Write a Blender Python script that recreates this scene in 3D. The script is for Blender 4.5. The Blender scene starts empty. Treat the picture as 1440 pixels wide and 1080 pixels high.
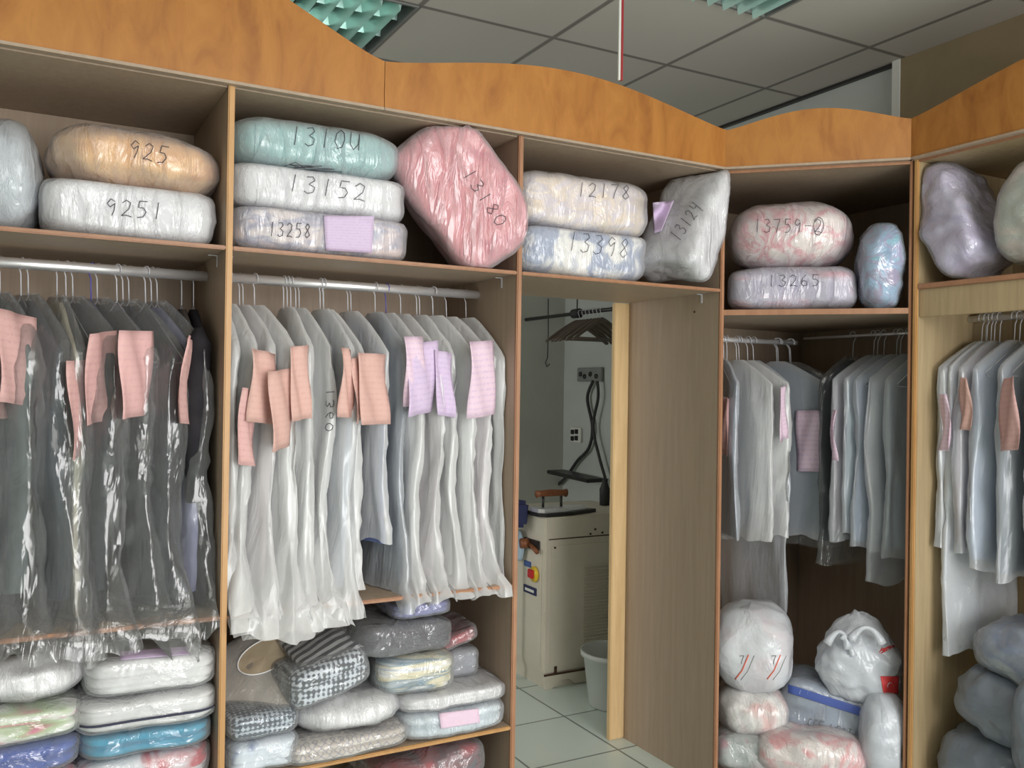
import bpy, bmesh, math, random
from mathutils import Vector, noise, Euler, Matrix
from mathutils.bvhtree import BVHTree
SC = bpy.context.scene
COL = SC.collection

# ------------------------------------------------------------------ camera, light, exposure
CAM = Vector((0.0, -2.572, 1.52))
FW = Vector((0.48311, 0.87555, 0.00435)); RT = Vector((0.87543, -0.48312, 0.01439)); UP = Vector((-0.01469, 0.00314, 0.99989))
FPX = 1245.9
cd = bpy.data.cameras.new('camera'); co = bpy.data.objects.new('camera', cd); COL.objects.link(co)
m = Matrix((RT, UP, -FW)).transposed().to_4x4(); m.translation = CAM
co.matrix_world = m
cd.sensor_width = 36; cd.lens = FPX / 1440 * 36; cd.clip_start = .05
SC.camera = co
SC.view_settings.view_transform = 'Standard'; SC.view_settings.look = 'None'
SC.view_settings.exposure = -0.08; SC.view_settings.gamma = 1
SC.view_settings.use_curve_mapping = False
SC.cycles.transparent_max_bounces = 24; SC.cycles.max_bounces = 8
SC.cycles.diffuse_bounces = 6; SC.cycles.sample_clamp_indirect = 4
W = bpy.data.worlds.new('world'); SC.world = W; W.use_nodes = True
W.node_tree.nodes['Background'].inputs[0].default_value = (.94, .96, 1, 1)
W.node_tree.nodes['Background'].inputs[1].default_value = 1.5
def area(name, loc, rot, sx, sy, power, color):
    l = bpy.data.lights.new(name, 'AREA'); l.shape = 'RECTANGLE'; l.size = sx; l.size_y = sy
    l.energy = power; l.color = color
    o = bpy.data.objects.new(name, l); COL.objects.link(o); o.location = loc; o.rotation_euler = rot
    return o
# daylight through the open shop front behind the camera
area('shopfront_daylight', (1.75, -5.5, 1.4), (math.radians(90), 0, 0), 3.0, 2.6, 205, (1, .985, .965))
# soft unseen fill added under the ceiling to lift the dark cabinets
area('shop_ceiling_fill', (.8, -3.4, 2.95), (0, 0, 0), 3.2, 2.4, 62, (1, .99, .96))
# fill light added out of view to brighten the back room
area('back_room_fill', (-1.6, 1.9, 1.7), (math.radians(90), 0, math.radians(-90)), 1.2, 1.2, 40, (1, 1, .98))

# ------------------------------------------------------------------ helpers
def at(u, v, ax, val):
    d = FW + RT * ((u - 720) / FPX) - UP * ((v - 540) / FPX)
    i = 'xyz'.index(ax)
    return CAM + d * ((val - CAM[i]) / d[i])
def ray(u, v):
    return (FW + RT * ((u - 720) / FPX) - UP * ((v - 540) / FPX)).normalized()
WL = {}
def obj(name, V, F, mat, parent=None, smooth=True):
    me = bpy.data.meshes.new(name)
    base = WL[parent.name] if parent else None
    if base is None:
        n = len(V); c = Vector((0, 0, 0))
        zs = [v[2] for v in V]; c = Vector((sum(v[0] for v in V) / n, sum(v[1] for v in V) / n, min(zs)))
        base = c; loc = c; wl = c
    else:
        loc = Vector((0, 0, 0)); wl = base
    me.from_pydata([(v[0] - base[0], v[1] - base[1], v[2] - base[2]) for v in V], [], F)
    me.materials.append(mat)
    if smooth: me.polygons.foreach_set('use_smooth', [True] * len(me.polygons))
    me.update()
    o = bpy.data.objects.new(name, me); COL.objects.link(o); o.location = loc
    if parent: o.parent = parent
    WL[o.name] = wl
    return o
def thing(name, loc, label, cat, group=None):
    o = bpy.data.objects.new(name, None); COL.objects.link(o); o.location = loc; o.empty_display_size = .05
    WL[o.name] = Vector(loc)
    return tag(o, label, cat, group)
def tag(o, label=None, cat=None, group=None, kind=None):
    if label: o['label'] = label
    if cat: o['category'] = cat
    if group: o['group'] = group
    if kind: o['kind'] = kind
    return o
class MB:
    def __init__(s): s.V = []; s.F = []
    def add(s, V, F):
        k = len(s.V); s.V += [tuple(v) for v in V]; s.F += [tuple(i + k for i in f) for f in F]; return s
    def box(s, x0, x1, y0, y1, z0, z1, bev=.0, rot=None, piv=None):
        bm = bmesh.new(); bmesh.ops.create_cube(bm, size=1)
        for v in bm.verts: v.co = Vector(((x0 + x1) / 2 + v.co.x * (x1 - x0), (y0 + y1) / 2 + v.co.y * (y1 - y0), (z0 + z1) / 2 + v.co.z * (z1 - z0)))
        if bev: bmesh.ops.bevel(bm, geom=bm.edges[:], offset=bev, segments=2, affect='EDGES')
        if rot:
            pv = Vector(piv or ((x0 + x1) / 2, (y0 + y1) / 2, (z0 + z1) / 2)); R = Euler(rot).to_matrix()
            for v in bm.verts: v.co = R @ (v.co - pv) + pv
        bm.verts.index_update()
        s.add([v.co[:] for v in bm.verts], [[v.index for v in f.verts] for f in bm.faces]); bm.free(); return s
    def tube(s, pts, r, n=8, caps=True):
        pts = [Vector(p) for p in pts]; k = len(pts); V = []; F = []; prev = None
        for i, p in enumerate(pts):
            t = (pts[min(i + 1, k - 1)] - pts[max(i - 1, 0)])
            if t.length < 1e-9: t = Vector((0, 0, 1))
            t.normalize()
            if prev is None:
                a = Vector((0, 0, 1)) if abs(t.z) < .9 else Vector((1, 0, 0)); a = (a - t * a.dot(t)).normalized()
            else:
                a = prev - t * prev.dot(t)
                a = a.normalized() if a.length > 1e-6 else Vector((1, 0, 0))
            prev = a; b = t.cross(a); rr = r[i] if isinstance(r, (list, tuple)) else r
            for j in range(n):
                q = 2 * math.pi * j / n; V.append(p + a * (rr * math.cos(q)) + b * (rr * math.sin(q)))
        for i in range(k - 1):
            for j in range(n): F.append((i * n + j, i * n + (j + 1) % n, (i + 1) * n + (j + 1) % n, (i + 1) * n + j))
        if caps: F.append(tuple(range(n - 1, -1, -1))); F.append(tuple((k - 1) * n + j for j in range(n)))
        return s.add(V, F)
    def lathe(s, c, prof, n=40):
        V = []; F = []
        for r, z in prof:
            for j in range(n): q = 2 * math.pi * j / n; V.append((c[0] + r * math.cos(q), c[1] + r * math.sin(q), c[2] + z))
        for i in range(len(prof) - 1):
            for j in range(n): F.append((i * n + j, i * n + (j + 1) % n, (i + 1) * n + (j + 1) % n, (i + 1) * n + j))
        return s.add(V, F)
    def prism(s, poly, ax, a, b):
        # extrude a polygon (2-D points) along axis ax from a to b
        n = len(poly)
        def P(p, w): return {'x': (w, p[0], p[1]), 'y': (p[0], w, p[1]), 'z': (p[0], p[1], w)}[ax]
        V = [P(p, a) for p in poly] + [P(p, b) for p in poly]
        F = [tuple(range(n - 1, -1, -1)), tuple(range(n, 2 * n))] + [(i, (i + 1) % n, n + (i + 1) % n, n + i) for i in range(n)]
        return s.add(V, F)
    def o(s, name, mat, parent=None, smooth=False): return obj(name, s.V, s.F, mat, parent, smooth)

# ------------------------------------------------------------------ materials
def s2l(c):
    return tuple(((x / 255 + .055) / 1.055) ** 2.4 if x / 255 > .04045 else x / 255 / 12.92 for x in c) + (1,)
def newmat(name):
    m = bpy.data.materials.new(name); m.use_nodes = True
    nt = m.node_tree; b = nt.nodes['Principled BSDF']; return m, nt, b
def N(nt, t, **k):
    n = nt.nodes.new(t)
    for a, b in k.items():
        if a in n.inputs: n.inputs[a].default_value = b
        else: setattr(n, a, b)
    return n
def ramp(nt, fac, stops, interp='LINEAR'):
    r = nt.nodes.new('ShaderNodeValToRGB'); r.color_ramp.interpolation = interp
    e = r.color_ramp.elements
    while len(e) < len(stops): e.new(.5)
    for i, (p, c) in enumerate(stops): e[i].position = p; e[i].color = c
    nt.links.new(fac, r.inputs[0]); return r.outputs[0]
def coords(nt, scale=(1, 1, 1), rot=(0, 0, 0), kind='Object', loc=(0, 0, 0)):
    tc = nt.nodes.new('ShaderNodeTexCoord'); mp = nt.nodes.new('ShaderNodeMapping')
    mp.inputs['Scale'].default_value = scale; mp.inputs['Rotation'].default_value = rot; mp.inputs['Location'].default_value = loc
    nt.links.new(tc.outputs[kind], mp.inputs[0]); return mp.outputs[0]
def add_bump(nt, b, h, strength=.3, dist=.01):
    bp = nt.nodes.new('ShaderNodeBump'); bp.inputs['Strength'].default_value = strength; bp.inputs['Distance'].default_value = dist
    nt.links.new(h, bp.inputs['Height']); nt.links.new(bp.outputs[0], b.inputs['Normal'])
def plain(name, rgb, rough=.6, metal=0, spec=.5):
    m, nt, b = newmat(name); b.inputs['Base Color'].default_value = s2l(rgb); b.inputs['Roughness'].default_value = rough
    b.inputs['Metallic'].default_value = metal; b.inputs['Specular IOR Level'].default_value = spec
    n = N(nt, 'ShaderNodeTexNoise', Scale=30.0); nt.links.new(coords(nt), n.inputs['Vector'])
    add_bump(nt, b, n.outputs[0], .05, .002)
    return m
def mottled(name, stops, scale, stretch=(1, 1, 1), rough=.5, spec=.4, bump=.05, detail=6, coat=0, fine=None):
    m, nt, b = newmat(name)
    n = N(nt, 'ShaderNodeTexNoise', Scale=scale, Detail=detail, Roughness=.6, Distortion=.6)
    nt.links.new(coords(nt, stretch), n.inputs['Vector'])
    col = ramp(nt, n.outputs[0], [(p, s2l(c)) for p, c in stops])
    nt.links.new(col, b.inputs['Base Color'])
    b.inputs['Roughness'].default_value = rough; b.inputs['Specular IOR Level'].default_value = spec
    if coat: b.inputs['Coat Weight'].default_value = coat; b.inputs['Coat Roughness'].default_value = .2
    add_bump(nt, b, n.outputs[0], bump, .003)
    return m
M = {}
M['burl'] = mottled('burl_veneer', [(.25, (140, 86, 40)), (.45, (165, 108, 50)), (.6, (176, 119, 57)), (.8, (156, 97, 46))], 9, (1.3, 1.3, .5), .42, .35, .04, 9, .1)
M['lam'] = mottled('brown_laminate', [(.3, (160, 141, 122)), (.7, (172, 153, 133))], 8, (6, 6, .35), .5, .3, .02)
M['lamy'] = mottled('beige_laminate', [(.3, (160, 140, 108)), (.7, (178, 158, 124))], 8, (6, 6, .35), .5, .3, .02)
M['lip'] = mottled('orange_lipping', [(.3, (150, 108, 80)), (.7, (168, 124, 94))], 10, (3, 3, .5), .4, .4, .03)
M['lipp'] = mottled('pale_lipping', [(.3, (178, 134, 84)), (.7, (194, 150, 98))], 10, (3, 3, .5), .4, .4, .03)
M['post'] = mottled('pale_post_wood', [(.3, (200, 168, 122)), (.7, (222, 192, 146))], 6, (5, 5, .4), .5, .3, .03)
M['chrome'] = plain('chrome_rail', (252, 250, 252), .34, .75)
M['wire'] = plain('white_coated_wire', (205, 205, 210), .35)
M['wireb'] = plain('blue_coated_wire', (90, 85, 170), .4)
M['iron'] = plain('dark_metal', (60, 58, 58), .4, .6)
M['wall'] = mottled('painted_plaster', [(.3, (176, 180, 176)), (.7, (186, 190, 185))], 2, (1, 1, 1), .8, .2, .05)
M['wallb'] = mottled('pale_green_plaster', [(.3, (182, 184, 176)), (.7, (194, 195, 188))], 1.5, (1, 1, 1), .8, .2, .05)
M['brown'] = mottled('brown_wall_board', [(.3, (134, 118, 92)), (.7, (148, 132, 104))], 3, (1, 1, 1), .7, .2, .03)
M['white_trim'] = plain('white_trim', (215, 215, 208), .6)
M['ink'] = plain('black_marker_ink', (66, 64, 72), .6)
M['creamm'] = mottled('cream_enamel', [(.3, (202, 194, 178)), (.72, (214, 206, 190)), (.9, (190, 176, 150))], 4, (1, 1, 1), .45, .4, .02)
M['rust'] = mottled('rusty_steel', [(.3, (92, 66, 48)), (.7, (60, 50, 44))], 30, (1, 1, 1), .9, .1, .3)
M['bucket'] = plain('grey_white_plastic', (190, 194, 190), .45)
M['handle'] = mottled('turned_wood', [(.3, (142, 88, 56)), (.7, (112, 66, 42))], 20, (1, 1, 4), .4)
M['navy'] = plain('navy_cloth', (44, 48, 84), .85)
M['darkred'] = plain('dark_red_plastic', (150, 44, 48), .5)
M['red'] = plain('red_plastic', (190, 40, 44), .4); M['yellow'] = plain('yellow_plastic', (222, 186, 50), .4); M['blue'] = plain('blue_plastic', (66, 92, 150), .4)
M['rubber'] = plain('dark_rubber', (46, 46, 46), .7)
M['ply'] = plain('dark_wood_hanger', (96, 84, 74), .5)
M['louvre'] = plain('mint_aluminium_louvre', (196, 230, 222), .3, .7)
M['tray'] = plain('fixture_tray', (120, 122, 120), .6)
M['tube'] = plain('lamp_tube', (240, 244, 248), .3)

def ceiling_mat():
    m, nt, b = newmat('ceiling_tiles')
    br = N(nt, 'ShaderNodeTexBrick', offset=0.0, squash=1.0); br.inputs['Scale'].default_value = 1
    br.inputs['Brick Width'].default_value = .6; br.inputs['Row Height'].default_value = .6; br.inputs['Mortar Size'].default_value = .016
    br.inputs['Mortar Smooth'].default_value = .6
    br.inputs['Color1'].default_value = s2l((184, 180, 172)); br.inputs['Color2'].default_value = s2l((191, 187, 179)); br.inputs['Mortar'].default_value = s2l((122, 118, 112))
    tc = nt.nodes.new('ShaderNodeNewGeometry'); mp = nt.nodes.new('ShaderNodeMapping'); mp.inputs['Location'].default_value = (-1.914 + 6, -.585 + 6, 0)
    nt.links.new(tc.outputs['Position'], mp.inputs[0]); nt.links.new(mp.outputs[0], br.inputs['Vector'])
    nt.links.new(br.outputs[0], b.inputs['Base Color']); b.inputs['Roughness'].default_value = .85; return m
def floor_mat():
    m, nt, b = newmat('pale_green_floor_tiles')
    br = N(nt, 'ShaderNodeTexBrick', offset=0.0, squash=1.0); br.inputs['Scale'].default_value = 1
    br.inputs['Brick Width'].default_value = .425; br.inputs['Row Height'].default_value = .425; br.inputs['Mortar Size'].default_value = .005
    br.inputs['Color1'].default_value = s2l((206, 218, 210)); br.inputs['Color2'].default_value = s2l((200, 212, 204)); br.inputs['Mortar'].default_value = s2l((120, 128, 122))
    tc = nt.nodes.new('ShaderNodeNewGeometry'); mp = nt.nodes.new('ShaderNodeMapping'); mp.inputs['Location'].default_value = (-2.22 + 4.25, -.905 + 4.25, 0)
    nt.links.new(tc.outputs['Position'], mp.inputs[0]); nt.links.new(mp.outputs[0], br.inputs['Vector'])
    nt.links.new(br.outputs[0], b.inputs['Base Color']); b.inputs['Roughness'].default_value = .3; return m

def fabric(name, cols, scale=9, mode='blotch', rough=.85, rot=(0, 0, 0), stretch=(1, 1, 1)):
    """woven cloth: plain, blotched, striped or checked"""
    m, nt, b = newmat(name); v = coords(nt, stretch, rot)
    if mode == 'plain' or len(cols) == 1:
        n = N(nt, 'ShaderNodeTexNoise', Scale=scale, Detail=3.0); nt.links.new(v, n.inputs['Vector'])
        c0 = s2l(cols[0]); c1 = s2l(tuple(max(0, x - 14) for x in cols[0])); col = ramp(nt, n.outputs[0], [(.35, c1), (.65, c0)])
    elif mode == 'blotch':
        n = N(nt, 'ShaderNodeTexNoise', Scale=scale, Detail=2.5, Distortion=1.2); nt.links.new(v, n.inputs['Vector'])
        k = len(cols); col = ramp(nt, n.outputs[0], [(.34 + .32 * i / max(1, k - 1), s2l(c)) for i, c in enumerate(cols)])
    elif mode == 'flower':
        n = N(nt, 'ShaderNodeTexVoronoi', Scale=scale, Randomness=1.0); n2 = N(nt, 'ShaderNodeTexNoise', Scale=scale * 2)
        mx = N(nt, 'ShaderNodeMixRGB', Fac=.12); nt.links.new(v, mx.inputs[1]); nt.links.new(v, n2.inputs['Vector']); nt.links.new(n2.outputs['Color'], mx.inputs[2])
        nt.links.new(mx.outputs[0], n.inputs['Vector'])
        k = len(cols); col = ramp(nt, n.outputs['Distance'], [(.12 + .35 * i / max(1, k - 1), s2l(c)) for i, c in enumerate(cols)], 'EASE')
    elif mode == 'stripe':
        n = N(nt, 'ShaderNodeTexWave', Scale=scale, bands_direction='X'); n.inputs['Distortion'].default_value = .4; nt.links.new(v, n.inputs['Vector'])
        col = ramp(nt, n.outputs[0], [(0, s2l(cols[0])), (.45, s2l(cols[0])), (.55, s2l(cols[1])), (1, s2l(cols[1]))])
    else:  # check
        a = N(nt, 'ShaderNodeTexWave', Scale=scale, bands_direction='X'); c = N(nt, 'ShaderNodeTexWave', Scale=scale, bands_direction='Y'); d = N(nt, 'ShaderNodeTexWave', Scale=scale, bands_direction='Z')
        for q in (a, c, d): nt.links.new(v, q.inputs['Vector']); q.inputs['Distortion'].default_value = .4
        s = N(nt, 'ShaderNodeMath', operation='ADD'); nt.links.new(a.outputs['Fac'], s.inputs[0]); nt.links.new(c.outputs['Fac'], s.inputs[1])
        s2 = N(nt, 'ShaderNodeMath', operation='ADD'); nt.links.new(s.outputs[0], s2.inputs[0]); nt.links.new(d.outputs['Fac'], s2.inputs[1])
        s3 = N(nt, 'ShaderNodeMath', operation='DIVIDE'); nt.links.new(s2.outputs[0], s3.inputs[0]); s3.inputs[1].default_value = 3
        col = ramp(nt, s3.outputs[0], [(.38, s2l(cols[0])), (.5, s2l(cols[-1])), (.62, s2l(cols[1]))])
    nt.links.new(col, b.inputs['Base Color']); b.inputs['Roughness'].default_value = rough; b.inputs['Specular IOR Level'].default_value = .2
    w = N(nt, 'ShaderNodeTexNoise', Scale=14.0, Detail=3.0); nt.links.new(coords(nt), w.inputs['Vector']); add_bump(nt, b, w.outputs[0], .35, .012)
    return m
def plastic(name, rgb, alpha, rough=.2, bump=.6, scale=(14, 14, 5), gloss=.10, trans=.35):
    """thin polythene film: part clear, part milky, creased, with a wet shine; milkier where it is seen edge on"""
    m, nt, b = newmat(name); nt.nodes.remove(b); out = nt.nodes['Material Output']; L = nt.links.new
    v = coords(nt, scale)
    n = N(nt, 'ShaderNodeTexNoise', Scale=.8, Detail=4.0, Roughness=.6, Distortion=.9); L(v, n.inputs['Vector'])
    mx = N(nt, 'ShaderNodeMixRGB', Fac=.42); L(v, mx.inputs[1]); L(n.outputs['Color'], mx.inputs[2])
    vo = N(nt, 'ShaderNodeTexVoronoi', Scale=1.5, feature='DISTANCE_TO_EDGE'); L(mx.outputs[0], vo.inputs['Vector'])
    mi = N(nt, 'ShaderNodeMath', operation='MINIMUM'); L(vo.outputs['Distance'], mi.inputs[0]); mi.inputs[1].default_value = .22
    s = N(nt, 'ShaderNodeMath', operation='MULTIPLY_ADD'); L(mi.outputs[0], s.inputs[0]); s.inputs[1].default_value = -1.6; L(n.outputs[0], s.inputs[2])
    bp = N(nt, 'ShaderNodeBump'); bp.inputs['Strength'].default_value = bump; bp.inputs['Distance'].default_value = .02; L(s.outputs[0], bp.inputs['Height'])
    di = N(nt, 'ShaderNodeBsdfDiffuse'); di.inputs[0].default_value = s2l(rgb); L(bp.outputs[0], di.inputs['Normal'])
    tl = N(nt, 'ShaderNodeBsdfTranslucent'); tl.inputs[0].default_value = s2l(rgb); L(bp.outputs[0], tl.inputs['Normal'])
    m1 = N(nt, 'ShaderNodeMixShader'); m1.inputs[0].default_value = trans; L(di.outputs[0], m1.inputs[1]); L(tl.outputs[0], m1.inputs[2])
    tp = N(nt, 'ShaderNodeBsdfTransparent')
    lw = N(nt, 'ShaderNodeLayerWeight', Blend=.35); L(bp.outputs[0], lw.inputs['Normal'])
    a = N(nt, 'ShaderNodeMapRange'); L(lw.outputs['Facing'], a.inputs[0]); a.inputs[3].default_value = alpha; a.inputs[4].default_value = min(1, alpha + .4)
    m2 = N(nt, 'ShaderNodeMixShader'); L(a.outputs[0], m2.inputs[0]); L(tp.outputs[0], m2.inputs[1]); L(m1.outputs[0], m2.inputs[2])
    gl = N(nt, 'ShaderNodeBsdfGlossy'); gl.inputs['Roughness'].default_value = rough; L(bp.outputs[0], gl.inputs['Normal'])
    g = N(nt, 'ShaderNodeMapRange'); L(lw.outputs['Fresnel'], g.inputs[0]); g.inputs[3].default_value = gloss; g.inputs[4].default_value = .6
    m3 = N(nt, 'ShaderNodeMixShader'); L(g.outputs[0], m3.inputs[0]); L(m2.outputs[0], m3.inputs[1]); L(gl.outputs[0], m3.inputs[2]); L(m3.outputs[0], out.inputs[0])
    return m
M['film'] = plastic('clear_film', (204, 206, 208), .11, .16, .8, (9, 9, 3), .06)
M['film_up'] = plastic('milky_film', (240, 240, 244), .26, .2, .75, (20, 9, 5), .055)
M['film_fold'] = plastic('crinkled_clear_film', (236, 238, 240), .14, .14, .8, (11, 11, 11), .07)
M['frost'] = plastic('frosted_film', (246, 246, 246), .60, .3, .5, (8, 8, 2.0), .04, .3)
M['frost2'] = plastic('frosted_film_blue_white', (234, 238, 244), .45, .26, .5, (8, 8, 2.2), .05)
M['carrier'] = plastic('carrier_bag_film', (236, 240, 246), .8, .28, .6, (7, 7, 7), .04)
M['bin'] = plastic('grey_bag_film', (150, 160, 172), .65, .28, .7, (7, 7, 7), .05)

def slip_mat(name, base, ink):
    m, nt, b = newmat(name); tc = coords(nt, (1, 1, 1), kind='UV')
    w = N(nt, 'ShaderNodeTexWave', Scale=4.0, bands_direction='Y'); nt.links.new(tc, w.inputs['Vector']); w.inputs['Distortion'].default_value = 2.5; w.inputs['Detail Scale'].default_value = 6
    n = N(nt, 'ShaderNodeTexNoise', Scale=16.0); nt.links.new(tc, n.inputs['Vector'])
    mu = N(nt, 'ShaderNodeMath', operation='MULTIPLY'); nt.links.new(w.outputs['Fac'], mu.inputs[0]); nt.links.new(n.outputs[0], mu.inputs[1])
    col = ramp(nt, mu.outputs[0], [(.3, s2l(base)), (.75, s2l(ink))]); nt.links.new(col, b.inputs['Base Color']); b.inputs['Roughness'].default_value = .7
    return m
M['slip_pink'] = slip_mat('pink_paper', (222, 178, 176), (214, 166, 168))
M['slip_rose'] = slip_mat('dusty_pink_paper', (212, 170, 166), (200, 154, 154))
M['slip_coral'] = slip_mat('coral_paper', (212, 172, 162), (204, 160, 152))
M['slip_lilac'] = slip_mat('lilac_paper', (208, 188, 216), (190, 168, 204))
M['slip_pl'] = slip_mat('pale_pink_printed_paper', (226, 200, 216), (204, 178, 206))
M['slip_mag'] = slip_mat('magenta_paper', (206, 142, 160), (196, 130, 150))

# ------------------------------------------------------------------ setting
HV, HT, HS, HM, HB, HS2, HC = 2.367, 2.504, 1.908, .869, .400, 1.828, 2.982
X0, X1, X2, X3, DG, DEP = -.45, .502, 1.438, 2.324, .473, .573
X4, Y4 = X3 + DG, -DG
XW, YB = 3.37, 2.77
def struct(name, mb, mat, label=None): 
    o = mb.o(name, mat); tag(o, kind='structure'); return o
struct('floor', MB().box(-3.2, XW + .1, -6, YB + .1, -.1, 0), floor_mat())
cb = MB(); xs_ = [-3.2, .714, 1.314, 1.914, 2.514, XW + .1]; ys_ = [-6, -.615, -.015, .585, 1.185, YB + .1]
for i in range(5):
    for j in range(5):
        if (i, j) in ((1, 3), (3, 1)): continue
        cb.box(xs_[i], xs_[i + 1], ys_[j], ys_[j + 1], HC, HC + .12)
struct('ceiling', cb, ceiling_mat())
struct('wall_right', MB().box(XW, XW + .1, -6, YB + .1, 0, HC), M['wall'])
struct('wall_back', MB().box(-3.2, XW, YB, YB + .1, 0, HC), M['wallb'])
struct('wall_left', MB().box(-3.2, -3.1, -6, YB, 0, HC), M['wall'])
struct('wall_front_blocker', MB().box(-3.1, .2, -5.35, -5.25, 0, HC).box(.2, XW, -5.35, -5.25, 2.75, HC), M['wall'])  # unseen wall added so daylight enters only from the right
pt = MB().box(-3.1, X2 - .03, DEP + .002, .66, 0, 2.40).box(2.335, XW, DEP + .002, .66, 0, 2.40).box(X2 - .03, 2.335, DEP + .002, .66, HS + .02, 2.40)
struct('wall_partition', pt, M['wallb'])
struct('trim_1', MB().box(3.335, XW - .001, -5.9, .0, 2.40, HC - .001), M['brown'])
struct('lit_wall_strip', MB().box(3.33, XW - .001, .001, .04, 2.40, HC - .001), M['white_trim'])  # white strip put in for the lit edge of the grey wall
struct('trim_3', MB().box(3.345, XW - .001, .041, YB - .01, HC - .014, HC - .001), M['iron'])
struct('door_1', MB().box(2.243, 2.334, DEP + .002, .600, 0, HS - .012, .003), M['post'])

# ------------------------------------------------------------------ cabinets
T = .018
def bracket(p, sx, parent):
    mb = MB().box(p[0], p[0] + sx * .026, p[1] - .004, p[1] + .004, p[2] - .002, p[2]).box(p[0], p[0] + sx * .002, p[1] - .004, p[1] + .004, p[2] - .034, p[2] - .002)
    return mb.o('shelf_bracket', M['wire'], parent)
def rail(pa, pb, parent, r=.0155):
    return MB().tube([pa, pb], r, 20).o('hanging_rail', M['chrome'], parent, True)
def lip(box, parent, mat='lip'):
    return MB().box(*box, .003).o('edge_lipping', M[mat], parent)
def shelf(x0, x1, z, parent, mat='lip', name='shelf'):
    s = MB().box(x0, x1, .004, DEP - .002, z - .010, z).o(name, M['lam'], parent)
    lip((x0, x1, -.008, .004, z - .012, z), s, mat); return s
def vpanel(x, parent, z1=HV, mat='lip', left=False, name='side_panel'):
    s = MB().box(x - T / 2 + .001, x + T / 2 - .001, .004, DEP - .002, 0, z1).o(name, M['lam'], parent)
    lip((x - T / 2, x + T / 2, -.009, .004, 0, z1), s, mat); return s
c1 = thing('open_wardrobe', (0, .3, 0), 'brown open wardrobe bay at the far left holding dark suits in clear bags', 'wardrobe', 'wardrobe bays along the left wall')
vpanel(X0, c1, mat='lipp'); vpanel(X1, c1, mat='lipp')
a0, a1 = X0 + T / 2, X1 - T / 2
shelf(a0, a1, HS, c1); shelf(a0, a1, HM, c1); shelf(a0, a1, HB, c1); 
MB().box(a0, a1, .004, DEP - .002, HV - .012, HV).o('top_board', M['lam'], c1)
MB().box(a0, a1, DEP - .012, DEP - .003, 0, HV - .013).o('back_panel', M['lam'], c1)
rail((a0, .28, 1.85), (a1, .28, 1.85), c1); bracket((a1, .12, HS - .0125), -1, c1)
c2 = thing('open_wardrobe', ((X1 + X2) / 2, .3, 0), 'brown open wardrobe bay left of the doorway packed with frosted white garment bags', 'wardrobe', 'wardrobe bays along the left wall')
vpanel(X2, c2); a0, a1 = X1 + T / 2, X2 - T / 2
shelf(a0, a1, HS, c2); shelf(a0, a1, HM, c2); shelf(a0, a1, HB, c2, 'lipp')
MB().box(a0, a1, .004, DEP - .002, HV - .012, HV).o('top_board', M['lam'], c2)
MB().box(a0, a1, DEP - .012, DEP - .003, 0, HV - .013).o('back_panel', M['lam'], c2)
rail((a0, .28, 1.852), (a1, .28, 1.852), c2); bracket((a0, .12, HS - .0125), 1, c2); bracket((a1, .10, HS - .0125), -1, c2)
c3 = thing('doorway_cabinet', ((X2 + X3) / 2, .3, 0), 'overhead shelf and tall end panel bridging the doorway to the back room', 'cabinet', 'wardrobe bays along the left wall')
vpanel(X3, c3); a0, a1 = X2 + T / 2, X3 - T / 2
shelf(a0, a1, HS, c3)
MB().box(a0, a1, .004, DEP - .002, HV - .012, HV).o('top_board', M['lam'], c3)
MB().box(a0, a1, DEP - .012, DEP - .003, HS + .001, HV - .013).o('back_panel', M['lam'], c3)
bracket((a1, .10, HS - .0125), -1, c3)
MB().tube([(a1, .14, 1.83), (a1 - .003, .14, 1.83)], .004, 10).o('screw_hole', M['rust'], c3)

# corner unit, its front at 45 degrees
c4 = thing('corner_wardrobe', (2.95, .1, 0), 'diagonal open corner wardrobe between the doorway and the right wall', 'wardrobe')
gx = X3 + T / 2 + .001; gy = Y4 + T / 2 + .001
poly = [(gx + .006, .001), (X4, gy + .006), (XW - .003, gy + .006), (XW - .003, DEP - .003), (gx, DEP - .003), (gx, .0)]
def corner_board(z, th, name, lipz=None):
    s = MB().prism(poly, 'z', z - th, z).o(name, M['lam'], c4)
    n = Vector((-1, -1, 0)).normalized() * .008; a = Vector((gx, .0, 0)); b = Vector((X4 - .003, gy, 0))
    q = [a, b, b + n, a + n]
    MB().prism([(p.x, p.y) for p in q], 'z', z - th - .004, z + .0005).o('edge_lipping', M['lip'], s)
    return s
corner_board(HS2, .016, 'shelf'); corner_board(HV, .016, 'top_board'); corner_board(.05, .016, 'bottom_board')
MB().box(gx, XW - .012, DEP - .0025, DEP + .001, 0, HV).box(XW - .011, XW - .003, gy + .007, DEP - .004, .001, HV - .017).o('back_panel', M['lam'], c4)
s = MB().box(X4 + .004, XW - .004, Y4 - T / 2 + .009, Y4 + T / 2, 0, HV).o('side_panel', M['lam'], c4)
MB().box(X4 - .010, X4 + .004, Y4 - .002, Y4 + T / 2, 0, HV, .003).o('edge_lipping', M['lip'], s)
MB().tube([(gx, .28, 1.738), (3.02, .28, 1.738)], .011, 16).o('hanging_rail', M['chrome'], c4, True)
MB().tube([(3.09, gy, 1.762), (3.09, .3, 1.762)], .006, 12).o('hanging_rail', M['chrome'], c4, True)

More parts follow.
